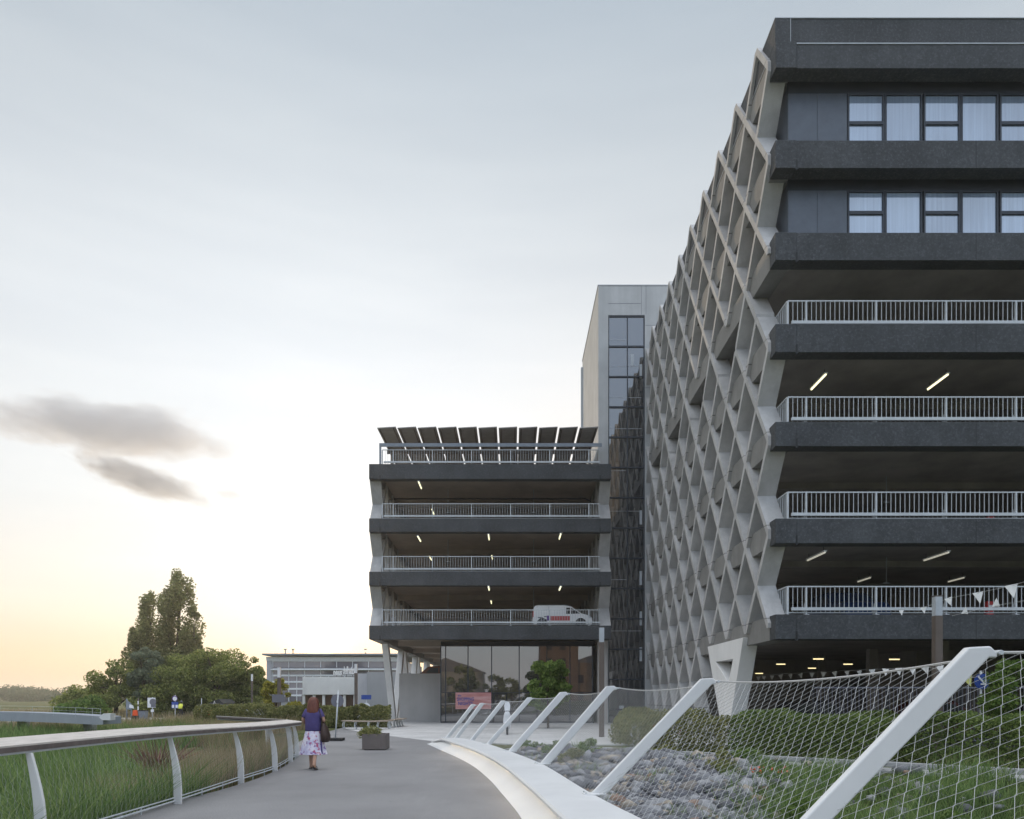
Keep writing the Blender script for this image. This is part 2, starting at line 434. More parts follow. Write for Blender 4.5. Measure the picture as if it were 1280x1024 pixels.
sd = bpy.data.lights.new('sun', 'SUN'); sd.energy = SUNE; sd.angle = math.radians(0.53); sd.color = (1.0, 0.74, 0.46)
so = bpy.data.objects.new('sun', sd); COL.objects.link(so); so.rotation_euler = (-SUN).to_track_quat('-Z', 'Y').to_euler()

# ------------------------------------------------------------------ ground
def lerp_tab(tab, t):
    if t <= tab[0][0]: return tab[0][1]
    for (a, va), (b, vb) in zip(tab, tab[1:]):
        if t <= b: return va + (vb-va)*(t-a)/(b-a)
    return tab[-1][1]
def smooth(t): t = max(0.0, min(1.0, t)); return t*t*(3-2*t)
LEFT = [(-8, -5.05), (13.75, -5.08), (15.7, -5.2), (18.2, -5.58), (20.0, -5.95), (21.4, -6.5), (22.5, -7.3), (23.4, -8.8), (24.0, -11.0)]
RIN = [(-8, 1.5), (0, 0.95), (5, 0.55), (9.6, 0.13), (10.3, 0.06), (12.05, -0.16), (14.16, -0.44), (17.15, -0.95), (20.25, -1.69), (23.5, -2.61)]
ROUT = [(-8, 3.2), (0, 2.2), (5.25, 1.78), (9.74, 1.11), (14.2, 0.60), (17.6, -0.05), (20.5, -0.71), (22.4, -1.32), (24.4, -1.95), (25.2, -2.4)]
def curb_y(x): return 23.9 - (x-0.9)*0.80
def gz(x, y):
    if y < 24.2 and x < lerp_tab(LEFT, y):
        d = lerp_tab(LEFT, y) - x
        return -0.14 - 0.72*smooth(d/1.3)
    if y >= 24.2 and x < -9:
        return -0.05 - 0.72*smooth((-x-10.5)/3.0)*(1 - smooth((y-23.0)/20.0)*0.35)
    if x > lerp_tab(RIN, y) and y < 27 and x < 60:
        s = curb_y(x) - y
        if s > 0 : return -0.06 - 0.85*smooth(s/9.0)
        return -0.03
    return -0.14 if y < 30 else -0.03
xs = [-1500, -600, -250, -120, -70] + [-40+0.5*i for i in range(161)] + [60, 90, 150, 300, 700, 1500]
ys = [-400, -120, -50, -20] + [-8+0.5*i for i in range(137)] + [68, 80, 100, 140, 200, 300, 500, 900, 2000]
tv = np.array([(x, y, gz(x, y)) for y in ys for x in xs])
nx = len(xs)
tq = np.array([(j*nx+i, j*nx+i+1, (j+1)*nx+i+1, (j+1)*nx+i) for j in range(len(ys)-1) for i in range(nx-1)])
tag(link('ground', np_mesh('ground', tv, tq), M['soil'], smooth=True), kind='structure')

def sheet(name, poly, z0, z1, m):
    return tag(MB().prism(poly, 'z', z0, z1).build(name, m), kind='structure')
def dense(tab, y0, y1, n):
    return [(lerp_tab(tab, y0+(y1-y0)*i/n), y0+(y1-y0)*i/n) for i in range(n+1)]
# smooth right edge by Catmull-like resampling of the table
def cr(tab, y):
    i = max(1, min(len(tab)-3, next((k for k in range(len(tab)-1) if tab[k+1][0] >= y), len(tab)-2)))
    p = tab[i-1:i+3]; t = (y-p[1][0])/(p[2][0]-p[1][0])
    m1 = (p[2][1]-p[0][1])/(p[2][0]-p[0][0])*(p[2][0]-p[1][0]); m2 = (p[3][1]-p[1][1])/(p[3][0]-p[1][0])*(p[2][0]-p[1][0])
    return (2*t**3-3*t*t+1)*p[1][1]+(t**3-2*t*t+t)*m1+(-2*t**3+3*t*t)*p[2][1]+(t**3-t*t)*m2
rin = [(cr(RIN, y), y) for y in [-8+31.5*i/63 for i in range(64)]]
lft = [(cr(LEFT, y), y) for y in [-8+32.0*i/64 for i in range(65)]]
sheet('footpath', rin + [(-2.75, 24.6), (-1.0, 26.4), (-1.0, 50), (-9.4, 50), (-9.2, 40), (-8.4, 30), (-7.5, 24.6)] + [p for p in lft[::-1] if p[1] < 22.6], -0.12, 0.0, M['path'])
sheet('plaza', [(-3.05, 26.9), (-1.7, 26.2), (0.6, 24.7), (8.4, 24.7), (8.4, 46.2), (8.4, 95), (-14, 95), (-14, 52), (-9.3, 39.5), (-8.2, 36.2), (-6.1, 31.8)], -0.1, 0.004, M['plaza'])
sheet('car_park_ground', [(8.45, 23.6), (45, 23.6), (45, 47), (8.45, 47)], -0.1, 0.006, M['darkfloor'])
# gravel road far left beyond the marsh
sheet('gravel_road', [(-46, 60), (-20, 58), (-17, 52), (-14, 52), (-14, 66), (-24, 72), (-60, 74)], -0.7, -0.42, M['gravelroad'])

# ------------------------------------------------------------------ grass, reeds, leaves generators
def blades(name, pts, hs, ws, mat, lean=0.35, segs=3, label=None, cat=None, parent=None, kind='stuff'):
    """pts (N,3), one bent blade per point"""
    n = len(pts); a = rng.uniform(0, 2*np.pi, n); ln = rng.uniform(0.05, 1.0, n)*lean*hs
    face = rng.uniform(0, 2*np.pi, n)
    V = np.zeros((n, segs+1, 2, 3))
    for k in range(segs+1):
        t = k/segs
        cx = pts[:, 0] + np.cos(a)*ln*t**1.8; cy = pts[:, 1] + np.sin(a)*ln*t**1.8
        cz = pts[:, 2] + hs*(t - 0.12*t*t)
        w = ws*(1-t)**0.7*0.5 + 0.0006
        dx = np.cos(face)*w; dy = np.sin(face)*w
        V[:, k, 0] = np.stack([cx-dx, cy-dy, cz], 1); V[:, k, 1] = np.stack([cx+dx, cy+dy, cz], 1)
    base = (np.arange(n)*(segs+1)*2)[:, None]
    Q = np.concatenate([base + np.array([[2*k, 2*k+1, 2*k+3, 2*k+2]]) for k in range(segs)], 0)
    o = link(name, np_mesh(name, V.reshape(-1, 3), Q), mat, parent)
    return tag(o, label, cat, kind=kind)

def leaf_quads(pos, size, flat=0.0, jitter=0.45):
    n = len(pos)
    nrm = rng.normal(size=(n, 3)); nrm[:, 2] += flat; nrm /= np.linalg.norm(nrm, axis=1)[:, None]
    r = rng.normal(size=(n, 3)); u = np.cross(nrm, r); u /= np.linalg.norm(u, axis=1)[:, None]; w = np.cross(nrm, u)
    s = size*rng.uniform(1-jitter, 1+jitter, n)
    u *= (s*0.5)[:, None]; w *= (s*0.33)[:, None]
    V = np.stack([pos-u, pos-w*0.9+u*0.1, pos+u, pos+w*0.9+u*0.1], 1).reshape(-1, 3)
    Q = np.arange(n*4).reshape(n, 4)
    return V, Q

def clump_points(clumps, n, fill=0.35):
    """points spread through ellipsoids, denser towards their skins"""
    vol = np.array([(c[3]*c[4]*c[5])**0.75 for c in clumps]); k = rng.choice(len(clumps), n, p=vol/vol.sum())
    c = np.array(clumps)[k]
    d = rng.normal(size=(n, 3)); d /= np.linalg.norm(d, axis=1)[:, None]
    r = np.where(rng.random(n) < fill, rng.random(n)**0.5*0.8, rng.uniform(0.72, 1.08, n))
    return c[:, :3] + d*r[:, None]*c[:, 3:6]

def tree(name, label, cat, base, clumps, n, size, mat, trunk_r=0.15, group=None, limbs=6, trunk_top=None, trunkmat=None):
    """clumps relative to the base: (x,y,z,rx,ry,rz)"""
    t = thing(name, label, cat, base, group)
    top = trunk_top or max(c[2] for c in clumps)*0.8
    b = MB(); o = Vector(base)
    pts = [o + Vector((math.sin(i*1.7)*0.06*i*trunk_r*3, math.cos(i*2.3)*0.05*i*trunk_r*3, top*i/5 - 0.15*(i == 0))) for i in range(6)]
    b.tube(pts, [trunk_r*(1.25-i*0.2) for i in range(6)], 7)
    for c in rnd.sample(clumps, min(limbs, len(clumps))):
        a = pts[rnd.randint(1, 3)]; e = o + Vector(c[:3])
        mid = (a+e)/2 + Vector((rnd.uniform(-.2, .2), rnd.uniform(-.2, .2), rnd.uniform(0, .4)))*min(1, trunk_r*5)
        b.tube([a, mid, e], [trunk_r*0.5, trunk_r*0.32, trunk_r*0.12], 5)
    b.build('trunk', trunkmat or M['trunk'], t, smooth=True)
    pos = clump_points(clumps, n)
    V, Q = leaf_quads(pos, size)
    o = link('crown', np_mesh('crown', V, Q), mat, t, local=True)
    return t

def bush_clumps(rx, ry, h, n, r0, seed=1):
    q = random.Random(seed); out = []
    for i in range(n):
        a = q.uniform(0, 6.283); d = math.sqrt(q.random())
        x = math.cos(a)*d*rx*0.75; y = math.sin(a)*d*ry*0.75
        z = h*(0.25 + 0.55*q.random()*(1.05-d*d*0.8))
        s = r0*q.uniform(0.7, 1.3); out.append((x, y, z, s, s, s*0.8))
    return out

def hedge(name, label, line, width, h, n, size, mat, cat='hedge', group=None, zfun=lambda x, y: 0.0, wob=0.12):
    """leafy band along a polyline in plan, with a shadowed core of twigs"""
    c0 = line[0]; base = (c0[0], c0[1], zfun(*c0)); t = thing(name, label, cat, base, group)
    seg = [math.dist(a, b) for a, b in zip(line, line[1:])]; L = sum(seg)
    def at(d):
        for (a, b), s in zip(zip(line, line[1:]), seg):
            if d <= s: break
            d -= s
        u = ((b[0]-a[0])/s, (b[1]-a[1])/s); return (a[0]+u[0]*d, a[1]+u[1]*d), (-u[1], u[0])
    ph = [rnd.uniform(0, 6.28) for _ in range(6)]
    P_ = []
    for i in range(n):
        d = rnd.uniform(0, L); (x, y), nn = at(d)
        hh = h*(1 + wob*(math.sin(d*1.3+ph[0])*0.5 + math.sin(d*3.1+ph[1])*0.35 + math.sin(d*7.3+ph[2])*0.3))
        k = rnd.random()
        bulge = 1 + 0.22*math.sin(d*2.3+ph[3]) + 0.15*math.sin(d*5.9+ph[4])
        if k < 0.45: s = rnd.choice((-1, 1))*rnd.uniform(0.8, 1.05); z = hh*rnd.uniform(0.02, 0.95)
        elif k < 0.8: s = rnd.uniform(-1, 1); z = hh*rnd.uniform(0.86, 1.06)
        else: s = rnd.uniform(-0.9, 0.9); z = hh*rnd.random()
        s *= bulge*(1 - 0.25*max(0, z/hh-0.7)/0.3)
        P_.append((x+nn[0]*s*width/2, y+nn[1]*s*width/2, zfun(x, y)+z))
    V, Q = leaf_quads(np.array(P_), size)
    link('foliage', np_mesh('foliage', V, Q), mat, t)
    b = MB()
    for i in range(int(L/0.35)):
        (x, y), nn = at(min(L-0.01, i*0.35+rnd.random()*0.2)); s = rnd.uniform(-.25, .25)*width
        p = Vector((x+nn[0]*s, y+nn[1]*s, zfun(x, y)-0.05))
        b.tube([p, p+Vector((rnd.uniform(-.1, .1), rnd.uniform(-.1, .1), h*0.5)), p+Vector((rnd.uniform(-.25, .25), rnd.uniform(-.25, .25), h*0.92))], [0.015, 0.01, 0.005], 4)
    b.build('stems', M['trunk'], t)
    return t

# evening air: one closed box of even thin haze round the whole scene
hzb = MB().box(-1530, 1530, -430, 2030, -2.2, 36.0)
hzo = hzb.build('haze', None); tag(hzo, kind='stuff')
hm = bpy.data.materials.new('evening_haze'); hm.use_nodes = True
hm.node_tree.nodes.remove(hm.node_tree.nodes['Principled BSDF'])
hv = hm.node_tree.nodes.new('ShaderNodeVolumePrincipled'); hv.inputs['Color'].default_value = (0.92, 0.90, 0.88, 1); hv.inputs['Density'].default_value = HAZE; hv.inputs['Anisotropy'].default_value = 0.5
hm.node_tree.links.new(hv.outputs[0], hm.node_tree.nodes['Material Output'].inputs['Volume']); hzo.data.materials.append(hm)

# ------------------------------------------------------------------ lattice of diagonal fins
def lattice(mb, X0, X1, Y0, s, zf, hz, exists, k0, k1, rows, t=0.22):
    """nodes (k, r): Y = Y0 + k*s (k in half steps of .5), z = zf + r*hz (r in half steps); fins between X0 and X1.
    strut (k,r)->(k+.5,r-.5) is 'D', (k,r)->(k-.5,r-.5) is 'U'."""
    a = s/2.0; b = hz/2.0; L = math.hypot(a, b)
    iy = t/2.0*L/b; iz = t/2.0*L/a       # inner corner offsets along the diamond's diagonals
    def node(k, r): return (Y0+k*s, zf+r*hz)
    def half(A, B, Bi, Ai):
        p = [(X0, *A), (X0, *B), (X0, *Bi), (X0, *Ai), (X1, *A), (X1, *B), (X1, *Bi), (X1, *Ai)]
        mb.add(p, [(0, 1, 2, 3), (7, 6, 5, 4), (3, 2, 6, 7), (0, 3, 7, 4), (1, 5, 6, 2)])
    r = rows[1]
    while r > rows[0] + 1e-6:
        k = k0
        while k <= k1 + 1e-6:
            if abs((k*2 + r*2) % 2) < 1e-6:
                for sg, nm in ((1, 'D'), (-1, 'U')):
                    k2 = k + sg*0.5
                    if k2 < k0-1e-6 or k2 > k1+1e-6 or not exists(k, r, nm): continue
                    A = node(k, r); B = node(k2, r-0.5)
                    # diamond on the outer/lower side has centre (k, r-.5); on the other side (k2, r)
                    half(A, B, (B[0]-sg*iy, B[1]), (A[0], A[1]-iz))
                    half(A, B, (B[0], B[1]+iz), (A[0]+sg*iy, A[1]))
            k += 0.5
        r -= 0.5

def railing(parent, x0, x1, y, z, h=1.0, sp=0.157, post=2.35, first=0.55, rail_y=0.07, ret=None, nm='railing', crash=True):
    """pale metal baluster railing along x at depth y, standing on z; ret = length of a return going back at x0"""
    b = MB()
    b.box(x0, x1, y-0.025, y+0.025, z+h-0.04, z+h); b.box(x0, x1, y-0.02, y+0.02, z+0.085, z+0.12)
    n = int((x1-x0)/sp)
    for i in range(n+1):
        x = x0 + 0.02 + i*sp
        b.box(x-0.0085, x+0.0085, y-0.009, y+0.009, z+0.121, z+h-0.041)
    if ret:
        b.box(x0-0.025, x0+0.025, y+0.026, y+ret, z+h-0.04, z+h); b.box(x0-0.02, x0+0.02, y+0.026, y+ret, z+0.085, z+0.12)
        for i in range(1, int(ret/sp)):
            b.box(x0-0.009, x0+0.009, y+i*sp-0.011, y+i*sp+0.011, z+0.121, z+h-0.041)
    r = b.build(nm, M['galv'], parent)
    x = x0+first; MB().box(x0-0.03, x0+0.03, y-0.03, y+0.024, z+0.0, z+h-0.045).build('railing_post', M['galv'], r)
    while x < x1:
        c = MB(); c.box(x-0.025, x+0.025, y-0.04, y+0.04, z, z+h-0.045); c.box(x-0.07, x+0.07, y-0.10, y-0.041, z, z+0.05)
        if crash: c.hexa([(x-0.04, y+0.041, z), (x+0.04, y+0.041, z), (x+0.04, y+0.16, z), (x-0.04, y+0.16, z), (x-0.03, y+0.041, z+0.42), (x+0.03, y+0.041, z+0.42), (x+0.03, y+0.08, z+0.42), (x-0.03, y+0.08, z+0.42)])
        c.build('railing_post', M['galv'], r); x += post
    if crash:
        d = MB(); d.box(x0+0.1, x1, y-0.12, y-0.045, z+0.17, z+0.27); d.build('crash_rail', M['galv'], r)
    return r

def strip_light(label, x, y, z, L=1.3, along='y', mat='tubelit', group='lit strip lights under the car park decks'):
    t = thing('strip_light', label, 'ceiling light', (x, y, z), group)
    w = 0.02
    h = MB(); e = MB(); r = MB()
    if along == 'y':
        h.box(x-0.06, x+0.06, y-L/2, y+L/2, z+0.03, z+0.07); e.box(x-w, x+w, y-L/2+0.02, y+L/2-0.02, z-0.02, z+0.028)
        for q in (-0.4, 0.4): r.tube([(x, y+q*L, z+0.07), (x, y+q*L, z+0.22)], 0.01, 4)
    else:
        h.box(x-L/2, x+L/2, y-0.06, y+0.06, z+0.03, z+0.07); e.box(x-L/2+0.02, x+L/2-0.02, y-w, y+w, z-0.02, z+0.028)
        for q in (-0.4, 0.4): r.tube([(x+q*L, y, z+0.07), (x+q*L, y, z+0.22)], 0.01, 4)
    h.build('housing', M['galv'], t); e.build('tube', M[mat], t); r.build('hanger', M['black'], t)
    return t

# ------------------------------------------------------------------ tall car park on the right
YF = 23.8; XL = 8.71; XR = 33.0; YB = 45.6
R = thing('car_park_building', 'tall dark concrete car park with diamond lattice side and windows on top', 'building', (XL, YF, 0))
decks = [(4.37, 3.55), (7.54, 6.72), (10.74, 9.93), (13.97, 13.04), (17.00, 16.08), (20.05, 19.13)]
CB = 0.70     # width of the corner block
for i, (zt, zb) in enumerate(decks):
    b = MB()
    b.box(XL+CB+0.004, XR, YF+0.012, YF+0.55, zb, zt-0.004)                          # front beam
    s_ = b.build('front_beam', M['slab'], R, bevel=0.012)
    jb = MB()
    for jx in (15.35, 21.2, 27.0): jb.box(jx-0.012, jx+0.012, YF+0.008, YF+0.013, zb+0.012, zt-0.016)
    build_split(jb, 'panel_joint', M['black'], s_)
    MB().box(XL+CB-0.03, XL+CB+0.035, YF+0.0, YF+0.02, zb-0.05, zb+0.26).build('scupper', M['black'], s_)
    # corner block with the lower inner corner cut back, and side beam running away behind the fins
    MB().box(XL, XL+CB, YF, YF+0.55, zb, zt).build('corner_block', M['slab'], R, bevel=0.012)
    c = MB().box(XL+0.012, XL+0.62, YF+0.552, YB, zb, zt-0.003)
    c.build('side_beam', M['slabside'], R)
    MB().box(XL+0.625, XR, YF+0.552, YB, zt-0.36, zt-0.006).build('deck_slab', M['darkceil'], R)
    # shallow downstand ribs under the deck
    if i in (1, 2, 3, 4):
        rb = MB()
        for yy in (29.5, 35.2, 40.9): rb.box(XL+0.63, XR-0.1, yy-0.2, yy+0.2, zt-0.62, zt-0.362)
        build_split(rb, 'ceiling_rib', M['darkceil'], R)
# roof
b = MB().box(XL+CB+0.004, XR, YF+0.012, YF+0.55, 22.43, 23.22)
b.build('front_beam', M['slab'], R, bevel=0.012)
MB().box(XL, XL+CB-0.004, YF-0.015, YF+0.55, 22.43, 23.30).build('corner_block', M['slab'], R, bevel=0.012)
b = MB().box(XL+0.52, XR, YF+0.05, YF+0.4, 23.26, 24.10); b.box(XL, XL+0.50, YF+0.03, YF+0.4, 23.304, 24.10); b.box(XL, XL+0.35, YF+0.401, YB, 23.304, 24.10)
b.build('roof_parapet', M['slab'], R)
b = MB().box(XL+CB+0.0, XR, YF-0.01, YF+0.05, 23.222, 23.258); b.box(XL+0.502, XL+0.518, YF+0.02, YF+0.05, 23.31, 24.10)
b.box(XL-0.01, XR, YF+0.02, YF+0.42, 24.102, 24.125); b.box(XL-0.01, XL+0.37, YF+0.421, YB, 24.102, 24.125); b.box(XL-0.012, XL+0.0, YF+0.6, YB, 23.27, 23.30)
b.build('coping', M['coping'], R)
MB().box(XL+0.012, XL+0.62, YF+0.552, YB, 22.43, 23.30).build('side_beam', M['slabside'], R)
MB().box(XL+0.625, XR, YF+0.552, YB, 22.75, 23.2).build('roof_slab', M['darkceil'], R)
# rear and far walls, stair cores inside the decks
b = MB().box(XL+0.7, XR, YB+0.002, YB+0.3, 0.0, 24.1); b.box(XR+0.002, XR+0.3, YF+0.3, YB, 0.0, 24.1)
b.build('rear_wall', M['darkceil'], R)
b = MB().box(20.5, 25.5, 36.5, 41.5, 0.01, 22.4)
b.build('lift_core', M['darkceil'], R)
b = MB()
for xx in (17.6, 26.0):
    for yy in (29.5, 35.2, 40.9): b.box(xx-0.2, xx+0.2, yy-0.18, yy+0.18, 0.0, 3.99)
build_split(b, 'column', M['darkceil'], R)
for i in (0, 1, 2, 3):
    railing(R, 9.27, XR, YF+0.42, decks[i][0], 1.0, ret=4.5, first=0.62)
# recessed upper storeys with panels and windows
YW = 24.5
for fl, (z0, z1) in enumerate(((16.998, 19.13), (20.048, 22.43))):
    wp = MB()
    for x0, x1 in ((9.4, 10.38), (10.392, 11.40)): wp.box(x0, x1, YW, YW+0.1, z0, z1-0.26)
    build_split(wp, 'wall_panel', M['darkpanel'], R)
    MB().box(9.39, 9.50, YW+0.101, YB, z0, z1).build('side_wall', M['darkpanel'], R)
    MB().box(9.4, XR, YW+0.02, YW+0.12, z1-0.258, z1+0.3).build('head_panel', M['frame'], R)
    x = 11.412; zh = z1-0.27
    while x < XR-2.7:
        for kind, wd in (('t', 1.255), ('f', 1.275)):
            fr = MB(); a0, a1 = x, x+wd
            fr.box(a0, a0+0.06, YW-0.03, YW+0.08, z0, zh); fr.box(a1-0.06, a1-0.004, YW-0.03, YW+0.08, z0, zh)
            fr.box(a0+0.061, a1-0.061, YW-0.03, YW+0.08, zh-0.06, zh)
            f_ = None
            pn = MB()
            if kind == 't':
                zm = z0+1.10
                fr.box(a0+0.061, a1-0.061, YW-0.035, YW+0.08, zm-0.05, zm+0.06)
                pn.box(a0+0.062, a1-0.062, YW+0.02, YW+0.04, zm+0.062, zh-0.062); pn.box(a0+0.062, a1-0.062, YW+0.02, YW+0.04, z0+0.03, zm-0.052)
            else:
                pn.box(a0+0.062, a1-0.062, YW+0.02, YW+0.04, z0+0.03, zh-0.062)
            f_ = fr.build('window', M['frame'], R); pn.build('pane', M['window'], f_)
            x += wd + (0.012 if kind == 't' else 0.044)
# lattice: floor nodes at slab centres
def ex_r(k, r, d):
    if abs(r-4) < 0.1 and abs(k-round(k)) < 0.1 and int(round(k)) % 2 == 0: return False     # V notches under the glazed storeys
    if r <= 0.1 and k < 3.4: return False                                                    # open ground floor at the corner
    if r <= -0.4 and k < 3.9: return False
    return True
lt = MB(); lattice(lt, 8.60, 9.25, 24.2, 2.36, 3.97, 3.145, ex_r, 0, 9.5, (-1.2, 6.5), 0.195)
lt.build('lattice_screen', M['lattice'], R)
# white V shaped corner support with a triangular opening
def vprism(mb, pts, x0, x1): mb.prism(pts, 'x', x0, x1)
zc = 3.84; ya, yb, ym = 26.6, 31.45, 28.85
b = MB(); o = [(ya, zc), (yb, zc), (ym+0.32, 0.0), (ym-0.32, 0.0)]; inn = [(27.84, 3.11), (30.2, 3.11), (28.42, 2.2)]
XA, XB = 8.54, 9.12
vs = [(XA, *p) for p in o] + [(XA, *p) for p in inn]; vs += [(XB, *p[1:]) for p in vs]
fs = [(0, 1, 5, 4), (1, 2, 6, 5), (2, 3, 6), (3, 0, 4, 6)]; fs += [tuple(i+7 for i in f[::-1]) for f in fs]
fs += [(0, 7, 8, 1), (1, 8, 9, 2), (2, 9, 10, 3), (3, 10, 7, 0), (4, 5, 12, 11), (5, 6, 13, 12), (6, 4, 11, 13)]
b.add(vs, fs); b.build('corner_support', M['vwhite'], R, bevel=0.015)

# lights under the decks of the right car park: (photo x, photo y, depth, deck underside, words)
pos_words = {}
def rl(px, py, Y, zc, lab, along='y', mat='tubelit', L=1.5):
    p = P(px, py, Y)
    strip_light(lab, p.x, Y, zc, L, along, mat)
for px, lab in ((1023, 'bright strip light under the right car park\'s third deck, nearer the lattice'),
                (1172, 'bright strip light under the right car park\'s third deck, farther from the lattice')):
    z = 12.7; Y = (z-CZ)*F/(HY-478); rl(px, 478, Y, z, lab, L=1.25)
for px, lab in ((1020, 'thin strip light above the lowest railing of the right car park, nearer the lattice'),
                (1170, 'thin strip light above the lowest railing of the right car park, farther from the lattice')):
    z = 6.5; Y = (z-CZ)*F/(HY-696); rl(px, 696, Y, z, lab, mat='tubedim')
for px, py, lab in ((1080, 725, 'small distant strip light over the right car park\'s lowest railing, left one'),
                    (1195, 725, 'small distant strip light over the right car park\'s lowest railing, right one')):
    z = 6.5; Y = (z-CZ)*F/(HY-py); rl(px, py, Y, z, lab, mat='tubedim', L=1.1)
gl = [(1023, 824, 'upper left of the four over the hedge'), (1118, 824.5, 'upper right of the four over the hedge'), (1060, 830.5, 'lower right of the four over the hedge'),
      (976, 830.5, 'beside the white V support'), (1015, 835.5, 'lowest of those over the hedge'), (949, 842, 'lowest and closest to the white V support'),
      (883, 830.5, 'upper one seen through the white V support'), (887, 842.5, 'lower one seen left of the white V support')]
for px, py, w in gl:
    z = 3.35; Y = (z-CZ)*F/(HY-py)
    Y = min(Y, 44.5); p = P(px, py, Y)
    strip_light('warm strip light under the lowest deck, ' + w, p.x, Y, p.z, 0.5, 'x', 'tubewarm', 'warm strip lights of the open ground floor')

# red vertical equipment on the decks (hose reels)
for i, (z, w) in enumerate(((13.97, 'topmost'), (10.74, 'second'), (7.54, 'third'), (4.37, 'lowest'))):
    x = P(1237 if i < 3 else 1236, 0, 27.0).x
    t = thing('fire_extinguisher', 'red fire extinguisher cabinet behind the %s open deck railing' % w, 'fire extinguisher', (x, 27.0, z), 'red cabinets on the car park decks')
    MB().box(x-0.13, x+0.13, 26.9, 27.1, z+0.12, z+0.85).build('cabinet', M['red'], t, bevel=0.02)
    MB().box(x-0.05, x+0.05, 26.95, 27.05, z-0.0, z+0.119).build('foot', M['black'], t)
    MB().box(x-0.06, x+0.06, 26.885, 26.899, z+0.5, z+0.7).build('sign', M['signwhite'], t)

# sprinkler pipe drops under the decks
dp = MB()
for z in (13.0, 9.9, 6.7):
    for px in (1108,): 
        Y = 28.5; x = P(px, 0, Y).x
        dp.tube([(x, Y, z+0.6), (x, Y, z-0.55)], 0.018, 5); dp.tube([(x-0.12, Y, z-0.55), (x+0.12, Y, z-0.55)], 0.03, 5)
build_split(dp, 'pipe_drop', M['coping'], R)

# ------------------------------------------------------------------ stair tower behind
TY = 46.2
T = thing('stair_tower', 'pale concrete stair tower with tall dark mirrored glazing between the car parks', 'building', (5.54, TY, 0))
zt = 28.05
xg0, xg1 = 6.18, 8.52
b = MB().box(5.54, xg0-0.004, TY, TY+0.4, 0, zt); b.box(xg1+0.004, 11.4, TY, TY+0.4, 0, zt); b.box(xg0-0.003, xg1+0.003, TY+0.003, TY+0.4, 26.16, zt)
b.build('front_wall', M['towerc'], T)
MB().box(5.54, 5.9, TY+0.402, 56.6, 0, zt).build('side_wall', M['towerc'], T)
b = MB().box(5.9+0.002, 11.4, TY+0.402, 56.6, zt-0.4, zt-0.05); b.box(5.9+0.002, 11.4, 56.2, 56.6, 0, zt-0.41); b.box(11.1, 11.4, TY+0.402, 56.19, 0, zt-0.41)
b.build('rear_shell', M['towerc'], T)
b = MB().box(5.50, 11.42, TY-0.03, TY+0.45, zt+0.002, zt+0.05); b.box(5.50, 5.95, TY+0.451, 56.64, zt+0.002, zt+0.05)
b.box(5.40, 5.538, 56.3, 56.6, 0, zt-0.6)
b.build('coping', M['coping'], T)
b = MB()      # joints of the concrete panels
for z in (26.9,): b.box(xg0, xg1-0.25, TY-0.004, TY+0.001, z-0.012, z+0.012)
for x in (8.3, 8.6): b.box(x-0.012, x+0.012, TY-0.004, TY+0.001, 26.2, zt-0.02)
for z in (25.5, 21.5, 17.5): b.box(8.55, 11.3, TY-0.004, TY+0.001, z-0.012, z+0.012)
b.build('panel_joint', M['greysign'], T)
g = MB(); fr = MB(); step = 1.945; z = 26.12; xm = 7.42; rows_ = []
while z > 0.3:
    z2 = max(z-step, 0.05)
    g.box(xg0+0.06, xm-0.03, TY+0.10, TY+0.13, z2+0.045, z-0.045); g.box(xm+0.03, xg1-0.06, TY+0.10, TY+0.13, z2+0.045, z-0.045)
    fr.box(xg0+0.061, xg1-0.061, TY+0.02, TY+0.16, z2-0.045+0.0, z2+0.044)
    z -= step
fr.box(xg0+0.061, xg1-0.061, TY+0.02, TY+0.16, 26.075, 26.155)
fr.box(xg0, xg0+0.06, TY+0.01, TY+0.16, 0, 26.155); fr.box(xg1-0.06, xg1, TY+0.01, TY+0.16, 0, 26.155); fr.box(xm-0.029, xm+0.029, TY+0.03, TY+0.16, 0, 26.07)
g_ = fr.build('glazing_frame', M['frame'], T); g.build('pane', M['towerglass'], g_)
hb = MB()     # pale stair handrails seen at the glass
for i, z in enumerate([24.6, 22.9, 22.2, 20.9, 20.2, 18.9, 16.2, 13.6, 9.2, 5.9]):
    hb.box(xg0+0.12, xm-0.08 if i % 2 == 0 else xg1-0.2, TY+0.085, TY+0.098, z-0.01, z+0.012)
for z in (22.7, 9.4, 13.3, 4.5, 6.8): hb.box(8.20, 8.36, TY+0.085, TY+0.097, z-0.55, z+0.35)
hb.box(7.62, 7.82, TY+0.085, TY+0.097, 22.95, 23.7); hb.box(6.9, 7.2, TY+0.085, TY+0.097, 0.9, 1.1)
build_split(hb, 'stair_rail', M['coping'], T)

